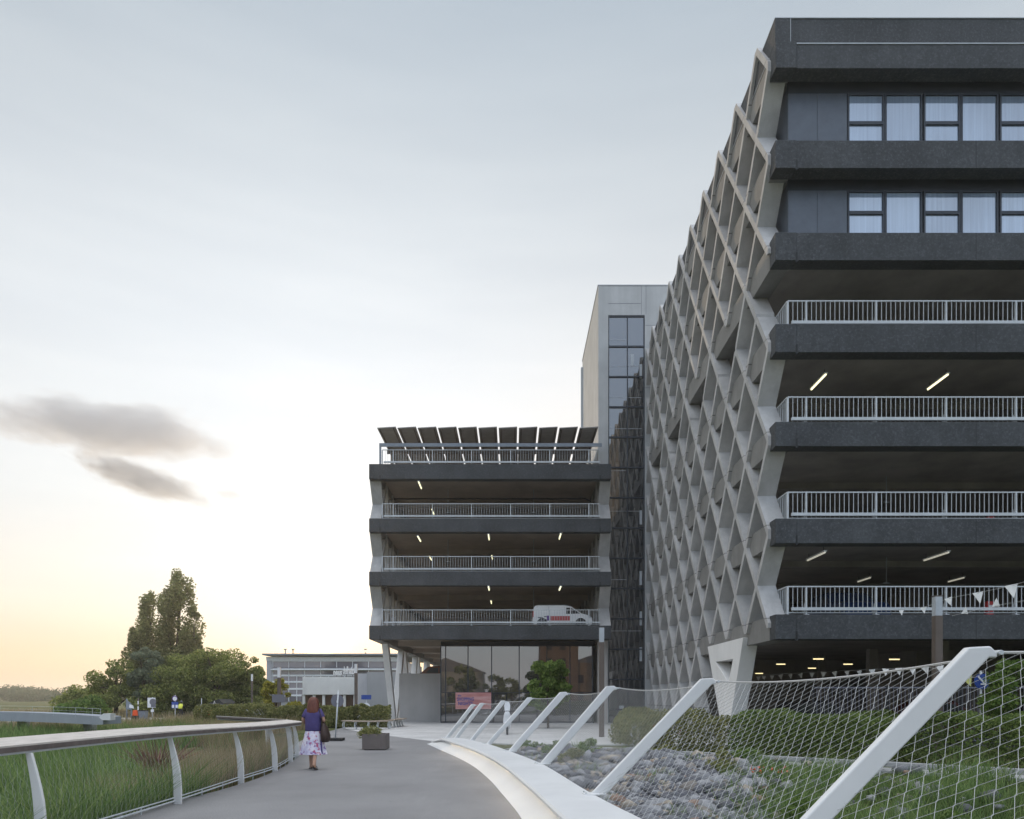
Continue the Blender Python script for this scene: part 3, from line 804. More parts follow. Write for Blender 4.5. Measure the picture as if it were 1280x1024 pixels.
# ------------------------------------------------------------------ lower car park on the left
GY = 43.0; GX0 = -8.54; GX1 = 5.92; GB = 88.0
G = thing('car_park_building', 'lower grey car park with four open decks, shop front and solar roof', 'building', (GX0, GY, 0))
gd = [(5.92, 5.10), (9.14, 8.32), (12.32, 11.52), (15.57, 14.68)]
for i, (zt, zb) in enumerate(gd):
    b = MB().box(GX0+0.664, GX1-0.664, GY+0.012, GY+0.55, zb, zt)
    s_ = b.build('front_beam', M['slab'], G, bevel=0.012)
    q = MB()
    for x in (GX0+0.62, GX1-0.70): q.box(x, x+0.08, GY-0.004, GY+0.01, zb-0.06, zb+0.22)
    build_split(q, 'scupper', M['black'], s_)
    for x0 in (GX0, GX1-0.66):
        MB().box(x0, x0+0.66, GY, GY+0.55, zb, zt).build('corner_block', M['slab'], G, bevel=0.012)
    MB().box(GX0+0.012, GX0+0.55, GY+0.552, GB, zb, zt-0.003).build('side_beam', M['slabside'], G)
    MB().box(GX1-0.55, GX1-0.012, GY+0.552, GB, zb, zt-0.003).build('side_beam', M['slabside'], G)
    MB().box(GX0+0.552, GX1-0.552, GY+0.552, GB, zt-0.36, zt-0.006).build('deck_slab', M['ceiling'], G)
    rb = MB()
    for yy in (50.5, 58.0, 65.5, 73.0): rb.box(GX0+0.56, GX1-0.56, yy-0.2, yy+0.2, zt-0.70, zt-0.362)
    build_split(rb, 'ceiling_rib', M['ceiling'], G)
    railing(G, GX0+0.72, GX1-0.62, GY+0.42, zt, 1.0, ret=None, first=0.66, post=2.36)
    e = MB()      # sloping plates at both ends of the railing
    e.hexa([(GX0+0.12, GY+0.3, zt), (GX0+0.55, GY+0.3, zt), (GX0+0.55, GY+0.7, zt), (GX0+0.12, GY+0.7, zt),
            (GX0+0.40, GY+0.35, zt+0.98), (GX0+0.60, GY+0.35, zt+0.98), (GX0+0.60, GY+0.7, zt+0.98), (GX0+0.40, GY+0.7, zt+0.98)])
    if i < 3:
        pass
MB().box(GX0+0.56, GX1-0.56, GB+0.002, GB+0.25, 0, 15.5).build('rear_wall', M['ceiling'], G)
def ex_g(k, r, d): return True
l1 = MB(); lattice(l1, GX0-0.06, GX0+0.60, 43.35, 2.36, 5.51, 3.20, ex_g, 0, 18.5, (0.0, 3.0), 0.24); l1.build('lattice_screen', M['lattice_low'], G)
l2 = MB(); lattice(l2, GX1-0.60, GX1+0.06, 43.35, 2.36, 5.51, 3.20, ex_g, 0, 18.5, (0.0, 3.0), 0.24); l2.build('lattice_screen', M['lattice_low'], G)
# V supports of the open ground floor
for side, xs_ in (('l', (GX0+0.08, GX0+0.48)), ('r', (GX1-0.62, GX1+0.03))):
    for ym in ((50.4, 58.2, 66.0, 73.8, 81.6) if side == 'l' else (52.0, 60.0)):
        for sg in (-1, 1):
            b = MB(); xa, xb = xs_; y1 = ym + sg*3.35
            b.hexa([(xa, ym+sg*0.0, 0.0), (xb, ym+sg*0.0, 0.0), (xb, ym+sg*0.5, 0.0), (xa, ym+sg*0.5, 0.0),
                    (xa, y1-sg*0.35, 5.098), (xb, y1-sg*0.35, 5.098), (xb, y1+sg*0.35, 5.098), (xa, y1+sg*0.35, 5.098)])
            b.build('v_support', M['vwhite'], G, bevel=0.015)
    if side == 'l':
        for ym in (46.0,):
            pass
b = MB().box(GX1-0.62, GX1-0.05, 44.2, 44.9, 0, 5.098); b.build('column', M['wallc'], G, bevel=0.02)
# wall between the V supports and the shop, and its ceiling pipe
MB().box(-7.62, -4.66, 48.6, 48.9, 0, 3.24).build('low_wall', M['wallc'], G, bevel=0.01)
# shop front
SY = 46.0; sx0, sx1 = P(551, 0, SY).x, P(743, 0, SY).x
S = MB().box(sx0, sx1, SY-0.02, SY+0.25, 4.93, 5.2); S.build('soffit_panel', M['black'], G)
mx_ = [P(x, 0, SY).x for x in (551, 557, 585, 614.5, 649, 683.5, 712.5, 741)] + [sx1]
fr = MB(); gl_ = MB(); zt_ = P(0, 866, SY).z
for i, x in enumerate(mx_[:-1]):
    fr.box(x-0.03, x+0.03, SY, SY+0.12, 0.05, 4.93)
    a0, a1 = x+0.03, mx_[i+1]-0.03
    if a1-a0 > 0.1:
        for z0, z1 in ((0.08, zt_-0.02), (zt_+0.02, 4.92)): gl_.box(a0, a1, SY+0.04, SY+0.07, z0, z1)
fr.box(sx0+0.03, sx1, SY+0.01, SY+0.11, zt_-0.019, zt_+0.019); fr.box(sx0, sx1, SY-0.02, SY+0.14, 0.0, 0.049)
fr.box(sx0, sx0+0.1, SY+0.121, SY+12, 0.0, 4.93)
f_ = fr.build('shop_front', M['frame'], G); gl_.build('pane', M['glass'], f_)
MB().box(sx0+0.1, sx1-0.05, SY+0.4, SY+0.6, 0.0, 4.9).build('shop_backing', M['black'], G)
# dark door frame right of the poster, window ledge band of grey brick seen low in the shop
d = MB(); dx0, dx1 = P(616, 0, SY).x, P(634, 0, SY).x; dz = P(0, 866.5, SY).z
d.box(dx0, dx0+0.1, SY-0.05, SY-0.001, 0.05, dz); d.box(dx1-0.08, dx1, SY-0.05, SY-0.001, 0.05, dz); d.box(dx0+0.1, dx1-0.08, SY-0.05, SY-0.001, dz-0.1, dz)
d.build('door_frame', M['black'], G)

# pink poster in the shop window
def text_mesh(body, size, mat, name, loc, rot, parent=None, extrude=0.004, align='LEFT', sx=1.0, bold=0.0):
    c = bpy.data.curves.new(name, 'FONT'); c.body = body; c.size = size; c.extrude = extrude; c.align_x = align; c.offset = bold
    c.resolution_u = 2
    o = bpy.data.objects.new(name, c); COL.objects.link(o)
    dg = bpy.context.evaluated_depsgraph_get(); me = bpy.data.meshes.new_from_object(o.evaluated_get(dg)); bpy.data.objects.remove(o)
    me.transform(Matrix.Translation(loc) @ Matrix.Rotation(rot[2], 4, 'Z') @ Matrix.Rotation(rot[0], 4, 'X') @ Matrix.Diagonal((sx, 1, 1, 1)))
    me.materials.clear()
    return link(name, me, mat, parent)
px0, px1 = P(569.5, 0, SY).x, P(614, 0, SY).x; pz0, pz1 = P(0, 886.5, SY).z, P(0, 865.8, SY).z
po = thing('poster', 'pink advertising poster with dark blue lettering in the shop window', 'poster', (px0, SY-0.03, pz0))
def m_poster():
    n = NT('pink_printed_poster')
    w = n.noise(1.6, 4, 0.5, stretch=(0.5, 1, 3.5))
    return n.done(n.ramp(w, [(0.3, (0.52, 0.20, 0.19)), (0.55, (0.66, 0.33, 0.31)), (0.75, (0.72, 0.46, 0.44))]), 0.5)
MB().box(px0, px1, SY-0.04, SY-0.004, pz0, pz1).build('sheet', m_poster(), po)
e = MB(); e.box(px0-0.03, px1+0.03, SY-0.045, SY-0.003, pz0-0.04, pz0-0.001); e.box(px0-0.03, px1+0.03, SY-0.045, SY-0.003, pz1+0.001, pz1+0.03); e.build('border', M['frame'], po)
hx = math.radians(90)
h_ = pz1-pz0
text_mesh('the', 0.16, M['blue'], 'lettering', (px0+0.15, SY-0.046, pz1-0.25), (hx, 0, 0), po, bold=0.004)
text_mesh('SHOPPING', 0.30, M['blue'], 'lettering', (px0+0.10, SY-0.046, pz1-0.52), (hx, 0, 0), po, sx=0.75, bold=0.008)
text_mesh('NIGHTS', 0.31, M['blue'], 'lettering', (px0+0.16, SY-0.046, pz1-0.80), (hx, 0, 0), po, sx=0.85, bold=0.008)

# solar canopy on the roof
cn = MB(); fr = MB(); y0c, y1c = 43.1, 86.0
n_p = 11; w_p = (P(750, 0, 43.1).x - P(471.5, 0, 43.1).x)/n_p; cx0 = P(471.5, 0, 43.1).x
bays = [43.1+i*2.3 for i in range(19)]
for i in range(n_p):
    xa = cx0 + i*w_p; xb = xa + w_p*0.91
    za = P(0, 534.6, 43.1).z; zb = P(0, 533.2, 43.1).z
    cn.hexa([(xa, y0c, za-0.05), (xb, y0c, zb-0.05), (xb, y1c, zb-0.05), (xa, y1c, za-0.05), (xa, y0c, za), (xb, y0c, zb), (xb, y1c, zb), (xa, y1c, za)])
    for q in (0.12, 0.88):
        xx = xa + (xb-xa)*q; zz = za + (zb-za)*q
        fr.box(xx-0.03, xx+0.03, y0c+0.1, y1c-0.1, zz-0.13, zz-0.055)
C_ = cn.build('solar_canopy', m_plain('solar_panel_underside', (0.30, 0.29, 0.28), .5, .15), G)
for y in [46.5+6.0*i for i in range(7)]:
    fr.box(cx0, cx0+n_p*w_p-0.2, y-0.07, y+0.07, za-0.42, za-0.20)
    for x in (GX0+0.8, -4.2, 0.3, GX1-0.9): fr.box(x-0.07, x+0.07, y-0.07, y+0.07, 15.58, za-0.425)
fr.build('canopy_frame', M['brownpost'], C_)
fb = MB().box(P(474, 0, 43.3).x, P(752.5, 0, 43.3).x, 43.3, 43.36, P(0, 558.3, 43.3).z, P(0, 554.0, 43.3).z)
fb.box(P(474, 0, 43.3).x, P(476.5, 0, 43.3).x, 43.30, 43.36, 15.58, P(0, 558.5, 43.3).z)
fb.build('canopy_fascia', M['dullbeam'], C_)

# lights
GL = [(525, 607, 14.3, 'the roof deck, left end'), (524, 674, 11.1, 'the third deck, left one'), (611, 672, 11.1, 'the third deck, middle one'), (700, 671, 11.1, 'the third deck, right one'),
      (611, 736, 7.9, 'the second deck, middle front one'), (700, 736, 7.9, 'the second deck, right one'), (614, 753, 7.9, 'the second deck, middle rear one'),
      (538, 698, 11.1, 'the third deck, rear left one'), (615, 697, 11.1, 'the third deck, rear middle one'), (541, 640, 14.3, 'the roof deck, rear left one')]
for px, py, z, w in GL:
    Y = (z-CZ)*F/(HY-py); p = P(px, py, Y)
    strip_light('short strip light in the lower car park under ' + w, p.x, Y, z, 1.4, 'y', 'tubelit', 'lit strip lights of the lower car park')
dp = MB()
for z in (14.2, 11.0, 7.8):
    for px in (560, 667):
        Y = 47.0; x = P(px, 0, Y).x; dp.tube([(x, Y, z+1.0), (x, Y, z-0.5)], 0.025, 5); dp.tube([(x-0.1, Y, z-0.5), (x+0.1, Y, z-0.5)], 0.04, 5)
build_split(dp, 'pipe_drop', M['coping'], G)
pp = MB().tube([(GX0+0.9, 46.5, 14.45), (GX1-1.2, 46.5, 14.45), (GX1-0.8, 46.9, 14.4)], 0.05, 6); pp.build('sprinkler_pipe', M['black'], G)

# ------------------------------------------------------------------ vehicles
def wheel(parent, x, y, z, r, w=0.2):
    """wheel whose axle runs along y"""
    n = 20; b = MB(); c = Vector((x, y, z))
    prof = [(r*0.62, -w/2), (r*0.93, -w/2), (r, -w*0.32), (r, w*0.32), (r*0.93, w/2), (r*0.62, w/2)]
    rings = [[(x+math.cos(2*math.pi*k/n)*p[0], y+p[1], z+math.sin(2*math.pi*k/n)*p[0]) for k in range(n)] for p in prof]
    b.loft(rings, False)
    o = b.build('wheel', M['rubber'], parent, smooth=True)
    d = MB(); 
    d.loft([[(x+math.cos(2*math.pi*k/n)*q, y+yy, z+math.sin(2*math.pi*k/n)*q) for k in range(n)] for q, yy in ((r*0.62, -w*0.42), (r*0.5, -w*0.30), (r*0.12, -w*0.34))])
    for k in range(6):
        a = k*math.pi/3; d.bar((x+math.cos(a)*r*0.1, y-w*0.36, z+math.sin(a)*r*0.1), (x+math.cos(a)*r*0.6, y-w*0.40, z+math.sin(a)*r*0.6), 0.05, 0.03)
    d.build('rim', M['galv'], o)
    return o

def vehicle(label, cat, name, x, y, z, L, Hh, Wd, prof, win, paint, wheels, r=0.31, extra=None):
    """side profile in unit length/height facing +x, near side at y"""
    t = thing(name, label, cat, (x, y, z))
    b = MB()
    def ring(yy, ins, drop):
        return [(x + (0.5+(p[0]-0.5)*(1-ins))*L, yy, z + p[1]*Hh - drop*max(0, p[1]-0.55)) for p in prof]
    b.loft([ring(y+0.06, 0.012, 0.10), ring(y, 0.0, 0.16) if False else ring(y+0.0, 0.006, 0.16), ring(y+0.14, 0.0, 0.0), ring(y+Wd-0.14, 0.0, 0.0), ring(y+Wd, 0.006, 0.16)])
    b = MB(); b.loft([ring(y, 0.01, 0.12), ring(y+0.12, 0.0, 0.0), ring(y+Wd-0.12, 0.0, 0.0), ring(y+Wd, 0.01, 0.12)])
    b.build('body', paint, t, bevel=0.02)
    for k, poly in enumerate(win):
        w = MB(); 
        for yy, sgn in ((y, -1), (y+Wd, 1)):
            pts = [(x+p[0]*L, yy + sgn*0.006, z+p[1]*Hh-0.12*max(0, p[1]-0.55)) for p in poly]; q = [(a, c-sgn*0.03, e) for a, c, e in pts]
            n = len(pts); w.add(pts+q, [tuple(range(n))]+[(i, (i+1) % n, n+(i+1) % n, n+i) for i in range(n)])
        build_split(w, 'window', M['carglass'], t)
    for wx in wheels:
        for yy in (y+0.10, y+Wd-0.10):
            wheel(t, x+wx*L, yy, z+r, r)
    a = MB()
    for wx in wheels:
        n = 14; pts = [(x+wx*L+math.cos(math.pi*k/n)*r*1.22, z+r+math.sin(math.pi*k/n)*r*1.18) for k in range(n+1)]
        a.prism(pts + [(x+wx*L-r*1.22, z+0.13), (x+wx*L+r*1.22, z+0.13)], 'y', y-0.004, y+0.02)
    build_split(a, 'wheel_arch', M['black'], t)
    return t
VAN = [(0.0, 0.20), (0.005, 0.50), (0.02, 0.88), (0.045, 0.97), (0.10, 1.0), (0.55, 1.0), (0.64, 0.95), (0.74, 0.76), (0.82, 0.62), (0.93, 0.54), (0.985, 0.44), (1.0, 0.26), (0.99, 0.14), (0.03, 0.14)]
vx = P(665.5, 0, 44.3).x; VH = 1.40
van = vehicle('white delivery van with a red stripe at the right end of the lowest deck', 'van', 'delivery_van', vx, 44.3, 5.93, P(741, 0, 44.3).x-vx, VH, 1.75, VAN,
              [[(0.56, 0.60), (0.56, 0.90), (0.625, 0.90), (0.625, 0.60)], [(0.64, 0.60), (0.64, 0.89), (0.70, 0.80), (0.79, 0.62)]], m_plain('glossy_white_van_paint', (0.82, 0.82, 0.82), 0.25, 0.03, 0.5), (0.165, 0.80), 0.27)
LV = P(741, 0, 44.3).x-vx
def vbox(name, x0, x1, z0, z1, m):
    MB().box(vx+x0*LV, vx+x1*LV, 44.292, 44.297, 5.93+z0*VH, 5.93+z1*VH).build(name, M[m], van)
vbox('sticker', 0.30, 0.62, 0.30, 0.50, 'pinkred'); vbox('sticker', 0.24, 0.298, 0.30, 0.52, 'purple')
vbox('sticker', 0.09, 0.17, 0.41, 0.46, 'greysign'); vbox('sticker', 0.12, 0.20, 0.29, 0.33, 'greysign'); vbox('sticker', 0.18, 0.235, 0.34, 0.38, 'greysign'); vbox('sticker', 0.19, 0.24, 0.45, 0.50, 'greysign')
vbox('side_trim', 0.26, 0.72, 0.16, 0.185, 'black'); vbox('door_seam', 0.535, 0.538, 0.2, 0.92, 'greysign'); vbox('door_seam', 0.27, 0.273, 0.53, 0.92, 'greysign')
vbox('rear_lamp', 0.006, 0.02, 0.45, 0.72, 'red'); vbox('head_lamp', 0.92, 0.965, 0.42, 0.50, 'coping')
CARP = [(0.0, 0.24), (0.01, 0.55), (0.10, 0.66), (0.22, 0.96), (0.36, 1.0), (0.55, 0.98), (0.70, 0.68), (0.93, 0.58), (1.0, 0.40), (0.99, 0.16), (0.03, 0.14)]
CARW = [[(0.19, 0.66), (0.27, 0.93), (0.41, 0.95), (0.41, 0.66)], [(0.43, 0.66), (0.43, 0.95), (0.53, 0.92), (0.64, 0.66)]]
def paint(n, c): 
    return m_plain(n, c, 0.25, 0.03, 0.5)
vehicle('dark blue car parked behind the lowest railing of the right car park', 'car', 'parked_car', P(1003, 0, 31).x, 31.0, 4.375, 4.1, 1.46, 1.7, CARP, CARW, paint('dark_blue_car_paint', (0.01, 0.03, 0.10)), (0.18, 0.80), 0.31).rotation_euler = (0, 0, -math.pi/2)
vehicle('rust brown car whose roof shows over the pale concrete wall', 'car', 'parked_car', -7.0, 52.0, 2.45, 4.1, 1.45, 1.7, CARP, CARW, paint('rust_car_paint', (0.16, 0.05, 0.025)), (0.18, 0.80), 0.31)
MB().box(-7.4, -2.4, 51.0, 56.0, 2.2, 2.44).build('ramp_slab', M['ceiling'], G)
for i, (xx, c, cn_) in enumerate(((10.6, (0.02, 0.02, 0.025), 'black'), (15.6, (0.10, 0.015, 0.012), 'dark red'), (20.2, (0.03, 0.035, 0.05), 'slate grey'))):
    vehicle(cn_ + ' car in the dark ground floor behind the bar fence', 'car', 'parked_car', xx, 29.0, 0.01, 4.2, 1.5, 1.75, CARP, CARW, paint('dim_car_paint', c), (0.18, 0.80), 0.32)

# ------------------------------------------------------------------ right bridge parapet: lit edge beam, leaning posts, wire net
BR = thing('bridge_parapet', 'white curved bridge parapet with leaning posts and wire net, lit from below', 'railing', (1.11, 9.74, 0))
N = 70; ys_ = [-6+31.2*i/N for i in range(N+1)]
def perp(y):
    d = (cr(ROUT, y+0.1)-cr(ROUT, y-0.1))/0.2 if -7 < y < 24.9 else -0.55
    v = Vector((d, 1, 0)).normalized(); return Vector((v.y, -v.x, 0))     # outward, to the right
def section(y):
    i = Vector((cr(RIN, y) if y < 23.4 else lerp_tab([(23.4, cr(RIN, 23.4)), (25.2, -2.98)], y), y, 0)); o = Vector((cr(ROUT, y) if y < 24.2 else lerp_tab([(24.2, cr(ROUT, 24.2)), (25.2, -2.42)], y), y, 0))
    taper = smooth((25.6-y)/2.5)*0.75+0.25
    u = (o-i); L = u.length; u.normalize()
    pr = [(0.0, 0.003), (0.05*L, 0.012), (0.15*L, 0.05), (0.25*L, 0.115), (0.33*L, 0.20), (0.38*L, 0.245), (0.275*L, 0.222), (0.262*L, 0.272), (0.285*L, 0.30), (0.62*L, 0.325), (L, 0.305), (L, 0.20), (L-0.08, -0.25), (0.0, -0.3)]
    return [i+u*a+Vector((0, 0, h*taper if h > 0 else h)) for a, h in pr]
eb = MB(); eb.loft([section(y) for y in ys_]); ebo = eb.build('edge_beam', M['white'], BR, smooth=False)
ebo.data.polygons.foreach_set('use_smooth', [len(p.vertices) == 4 for p in ebo.data.polygons])
sm = ebo.modifiers.new('edge', 'EDGE_SPLIT'); sm.split_angle = math.radians(35)
ledm = MB()
rl_ = []
for y in ys_[4:-7]:
    s = section(y); p = s[6]; d = (s[5]-s[6]); q = s[4]
    u = (s[10]-s[0]); u.z = 0; u.normalize()
    c = s[5]*0.85+s[6]*0.15 - Vector((0, 0, 0.006))
    rl_.append([c+u*0.0+Vector((0, 0, 0.004)), c+u*0.014+Vector((0, 0, -0.002)), c+u*0.010+Vector((0, 0, -0.014)), c-u*0.004+Vector((0, 0, -0.008))])
ledm.loft(rl_); ledm.build('led_strip', M['led'], BR)
posts = [  # base (x,y,z), top (x,y,z)
    ((2.55, 0.5, .31), (4.35, 0.6, 2.0)), ((1.76, 5.25, .31), (3.55, 5.3, 1.95)), ((1.11, 9.74, .31), (2.80, 9.9, 1.84)), ((0.60, 14.2, .31), (2.10, 14.5, 1.81)),
    ((-0.05, 17.6, .30), (1.40, 18.06, 1.716)), ((-0.71, 20.5, .29), (0.60, 21.0, 1.59)), ((-1.30, 22.4, .27), (-0.20, 23.0, 1.49)), ((-1.92, 24.2, .24), (-0.96, 24.8, 1.40)), ((-2.28, 24.9, .22), (-1.31, 25.6, 1.35))]
tips = []
for (bx, by, bz), (tx, ty, tz) in posts:
    B_ = Vector((bx, by, bz-0.05)); T_ = Vector((tx, ty, tz)); out = Vector((tx-bx, ty-by, 0)).normalized()
    sc = 1.0 if by < 20 else 0.8
    side = out.cross(Vector((0, 0, 1))).normalized()
    hd = 0.20*sc; K = T_ - out*hd                       # knee, then a short level head
    w = 0.075*sc
    dr = (K-B_).normalized(); up = side.cross(dr).normalized()
    if up.z < 0: up = -up
    d0, d1 = 0.15*sc, 0.11*sc
    q = MB(); pts = []
    for s_ in (-1, 1):
        o = side*(s_*w/2)
        pts.append([B_-up*d0/2+o, B_+up*d0/2+o, K+up*d1/2+out*0.03+Vector((0, 0, 0.0))+o, T_-out*0.05+Vector((0, 0, d1*0.42))+o, T_+Vector((0, 0, 0.0))+o, T_+Vector((0, 0, -d1*0.35))+o, K-up*d1/2+out*0.10+o])
    n = 7; q.add(pts[0]+pts[1], [tuple(range(n)), tuple(range(n, 2*n))[::-1]] + [(i, n+i, n+(i+1) % n, (i+1) % n) for i in range(n)])
    po_ = q.build('post', M['white'], BR, bevel=0.012)
    bp = MB(); c0 = Vector((bx, by, bz-0.004)); al = side
    bp.add([c0+al*(i*0.10*sc)+out*(j*0.15*sc)+Vector((0, 0, k*0.022)) for k in (0, 1) for i, j in ((-1, -1), (1, -1), (1, 1), (-1, 1))], [(3,2,1,0),(4,5,6,7),(0,1,5,4),(1,2,6,5),(2,3,7,6),(3,0,4,7)])
    bp.build('base_plate', M['white'], po_, bevel=0.004)
    bo = MB()
    for i in (-1, 1):
        for j in (-1, 1):
            c1 = c0+al*(i*0.078*sc)+out*(j*0.125*sc); bo.tube([c1+Vector((0, 0, 0.02)), c1+Vector((0, 0, 0.042))], 0.012, 6)
    build_split(bo, 'bolt', M['galv'], po_)
    f = MB(); f.tube([T_-side*0.05+out*0.02, T_+side*0.05+out*0.02], 0.018, 8); f.tube([T_-side*0.02+out*0.03+Vector((0, 0, 0.0)), T_+out*0.09], 0.012, 6)
    f.build('cable_clamp', M['galv'], po_)
    tips.append((B_+Vector((0, 0, 0.06))+out*0.09, T_+out*0.07))
cab = MB()
for bi in range(len(tips)-1):
    (b0, t0), (b1, t1) = tips[bi], tips[bi+1]
    Lb = (t1-t0).length; sag = 0.018*Lb
    def topc(u): return t0.lerp(t1, u) - Vector((0, 0, sag*4*u*(1-u)))
    cab.tube([topc(i/10) for i in range(11)], 0.011, 5)
    nc = max(4, round(Lb/0.15)); hgt = ((t0-b0).length+(t1-b1).length)/2; nr = max(4, round(hgt/0.17))
    def edge(u):      # bottom line follows the curved beam
        y = b0.y+(b1.y-b0.y)*u
        if y < 24: x = cr(ROUT, y)+0.02; return Vector((x, y, b0.z+(b1.z-b0.z)*u-0.02))
        return b0.lerp(b1, u)
    def pt(ci, ri):
        # ci in half cells; slight pillow between top cable and beam
        u = min(1.0, max(0.0, ci/(2.0*nc))); v = ri/nr
        a = edge(u); c = topc(u); p = a.lerp(c, v)
        return p - Vector((0, 0, 0.05*math.sin(math.pi*v)*math.sin(math.pi*u)))
    net = MB()
    for ci in range(nc*2+1):
        pass
    # zig-zag ropes: rope j runs up, swinging between neighbouring half columns with short vertical twists
    for j in range(nc):
        for ph in (0, 1):
            pts = []
            for r in range(nr+1):
                k = (r + ph) % 2; uu = 2*j+0.04+(1.92 if k else 0.0)
                pts.append(pt(uu, max(0, r-.06))); pts.append(pt(uu, min(nr, r+.06)))
            q = [pts[0]]
            for i in range(1, len(pts)): q.append(pts[i])
            net.tube(q, 0.0019 if bi < 2 else 0.0017, 3, cap=False)
    net.build('wire_net', M['wire'], BR)
cab.build('top_cable', M['wire'], BR)

# ------------------------------------------------------------------ left railing with the wide wooden handrail
LR = thing('bridge_railing', 'bridge railing with wide weathered wooden handrail on bent white steel posts', 'railing', (-5.1, 10.96, 0))
hr = [(-8.0, -5.33, 1.12), (3.0, -5.40, 1.12), (8.6, -5.40, 1.12), (11.0, -5.28, 1.115), (13.75, -5.32, 1.065), (15.7, -5.36, 1.03), (18.2, -5.72, 0.985), (20.0, -6.05, 0.945), (21.2, -6.5, 0.93), (22.0, -7.2, 0.93), (22.5, -8.1, 0.95), (22.6, -9.2, 1.0)]
def cr3(tab, m):
    out = []
    for i in range(len(tab)-1):
        p = [Vector(tab[max(0, i-1)]), Vector(tab[i]), Vector(tab[i+1]), Vector(tab[min(len(tab)-1, i+2)])]
        for k in range(m):
            t = k/m
            out.append(0.5*((2*p[1])+(p[2]-p[0])*t+(2*p[0]-5*p[1]+4*p[2]-p[3])*t*t+(3*p[1]-p[0]-3*p[2]+p[3])*t**3))
    out.append(Vector(tab[-1])); return out
hl = cr3([(x, y, z) for y, x, z in hr], 6)
def rail_strip(c, half_l, half_r, z0, z1):
    rings = []
    for i, p in enumerate(c):
        t = (c[min(i+1, len(c)-1)]-c[max(i-1, 0)]); t.z = 0; t.normalize(); s = Vector((t.y, -t.x, 0))
        rings.append([p-s*half_l+Vector((0, 0, z0)), p+s*half_r+Vector((0, 0, z0)), p+s*half_r+Vector((0, 0, z1)), p-s*half_l+Vector((0, 0, z1))])
    return rings
def tilt_strip(c, hl_, hr_, z0, z1, k):
    out = rail_strip(c, hl_, hr_, z0, z1)
    for r in out: r[0].z += k; r[3].z += k
    return out
# handrail in lengths with open joints
cuts = [0, 13, 25, 37, 49, len(hl)-1]
for a, b_ in zip(cuts, cuts[1:]):
    seg = [p.copy() for p in hl[a:b_+1]]; d = (seg[1]-seg[0]).normalized()*0.006; seg[0] += d; seg[-1] -= d
    MB().loft(tilt_strip(seg, 0.22, 0.195, -0.02, 0.0, 0.055)).build('handrail', M['wood'], LR)
    MB().loft(tilt_strip(seg, 0.225, 0.20, -0.075, -0.0205, 0.055)).build('handrail_edge', M['woodside'], LR)
MB().loft(tilt_strip(hl, 0.10, 0.175, -0.10, -0.076, 0.03)).build('steel_flat', M['galv'], LR)
pl = [(4.6, -5.1), (7.8, -5.11), (10.96, -5.09), (13.75, -5.18), (15.9, -5.24), (18.2, -5.60), (19.9, -5.95), (21.3, -6.55), (22.1, -7.5)]
lb = []
for (y, x) in pl:
    i = min(range(len(hl)), key=lambda k: (hl[k]-Vector((x, y, hl[k].z))).length)
    t = hl[min(i+1, len(hl)-1)]-hl[max(i-1, 0)]; t.z = 0; t.normalize(); s = Vector((t.y, -t.x, 0)); zt = hl[i].z-0.10
    top = Vector((hl[i].x, hl[i].y, 0))
    base = Vector((x, y, 0))
    # flat bent plate: foot vertical, knee at 45 percent, then leaning outwards
    prof = [(-0.045, -0.25, 0.115), (-0.045, 0.0, 0.115), (-0.047, 0.20, 0.118), (-0.053, 0.36, 0.118), (-0.066, 0.50, 0.112), (-0.088, 0.64, 0.10), (-0.12, 0.80, 0.085), (-0.17, zt, 0.062)]
    rings = []
    for off, z, w in prof:
        c = base + s*(off+0.05)
        rings.append([c-s*w/2-t*0.02+Vector((0, 0, z)), c+s*w/2-t*0.02+Vector((0, 0, z)), c+s*w/2+t*0.02+Vector((0, 0, z)), c-s*w/2+t*0.02+Vector((0, 0, z))])
    MB().loft(rings).build('post', M['white'], LR, bevel=0.006)
    lb.append((base, s, zt))
# double bottom rail along the deck edge, and the fine net
bc = cr3([(x-0.03, y, 0.0) for y, x in pl], 6)
br = MB(); br.tube([p+Vector((0, 0, 0.05)) for p in bc], 0.014, 6); br.tube([p+Vector((0, 0, 0.10)) for p in bc], 0.010, 6)
for p in bc[::2]: br.box(p.x-0.008, p.x+0.008, p.y-0.008, p.y+0.008, -0.08, 0.10)
br.build('bottom_rail', M['galv'], LR)
nt = MB()
for (b0, s0, z0), (b1, s1, z1) in zip(lb, lb[1:]):
    L_ = (b1-b0).length; nc = max(4, round(L_/0.11)); nr = 7
    def pt(ci, r):
        u = min(1, max(0, ci/nc)); v = r/nr; o = s0.lerp(s1, u)
        return b0.lerp(b1, u) + o*(-0.03-0.14*v*v) + Vector((0, 0, 0.10+(z0+(z1-z0)*u-0.10)*v))
    for j in range(nc+1):
        for ph in (0, 1):
            nt.tube([pt(j+(0.5 if (r+ph) % 2 else 0.0), r) for r in range(nr+1)], 0.0009, 3, cap=False)
nt.build('wire_net', M['wire'], LR)

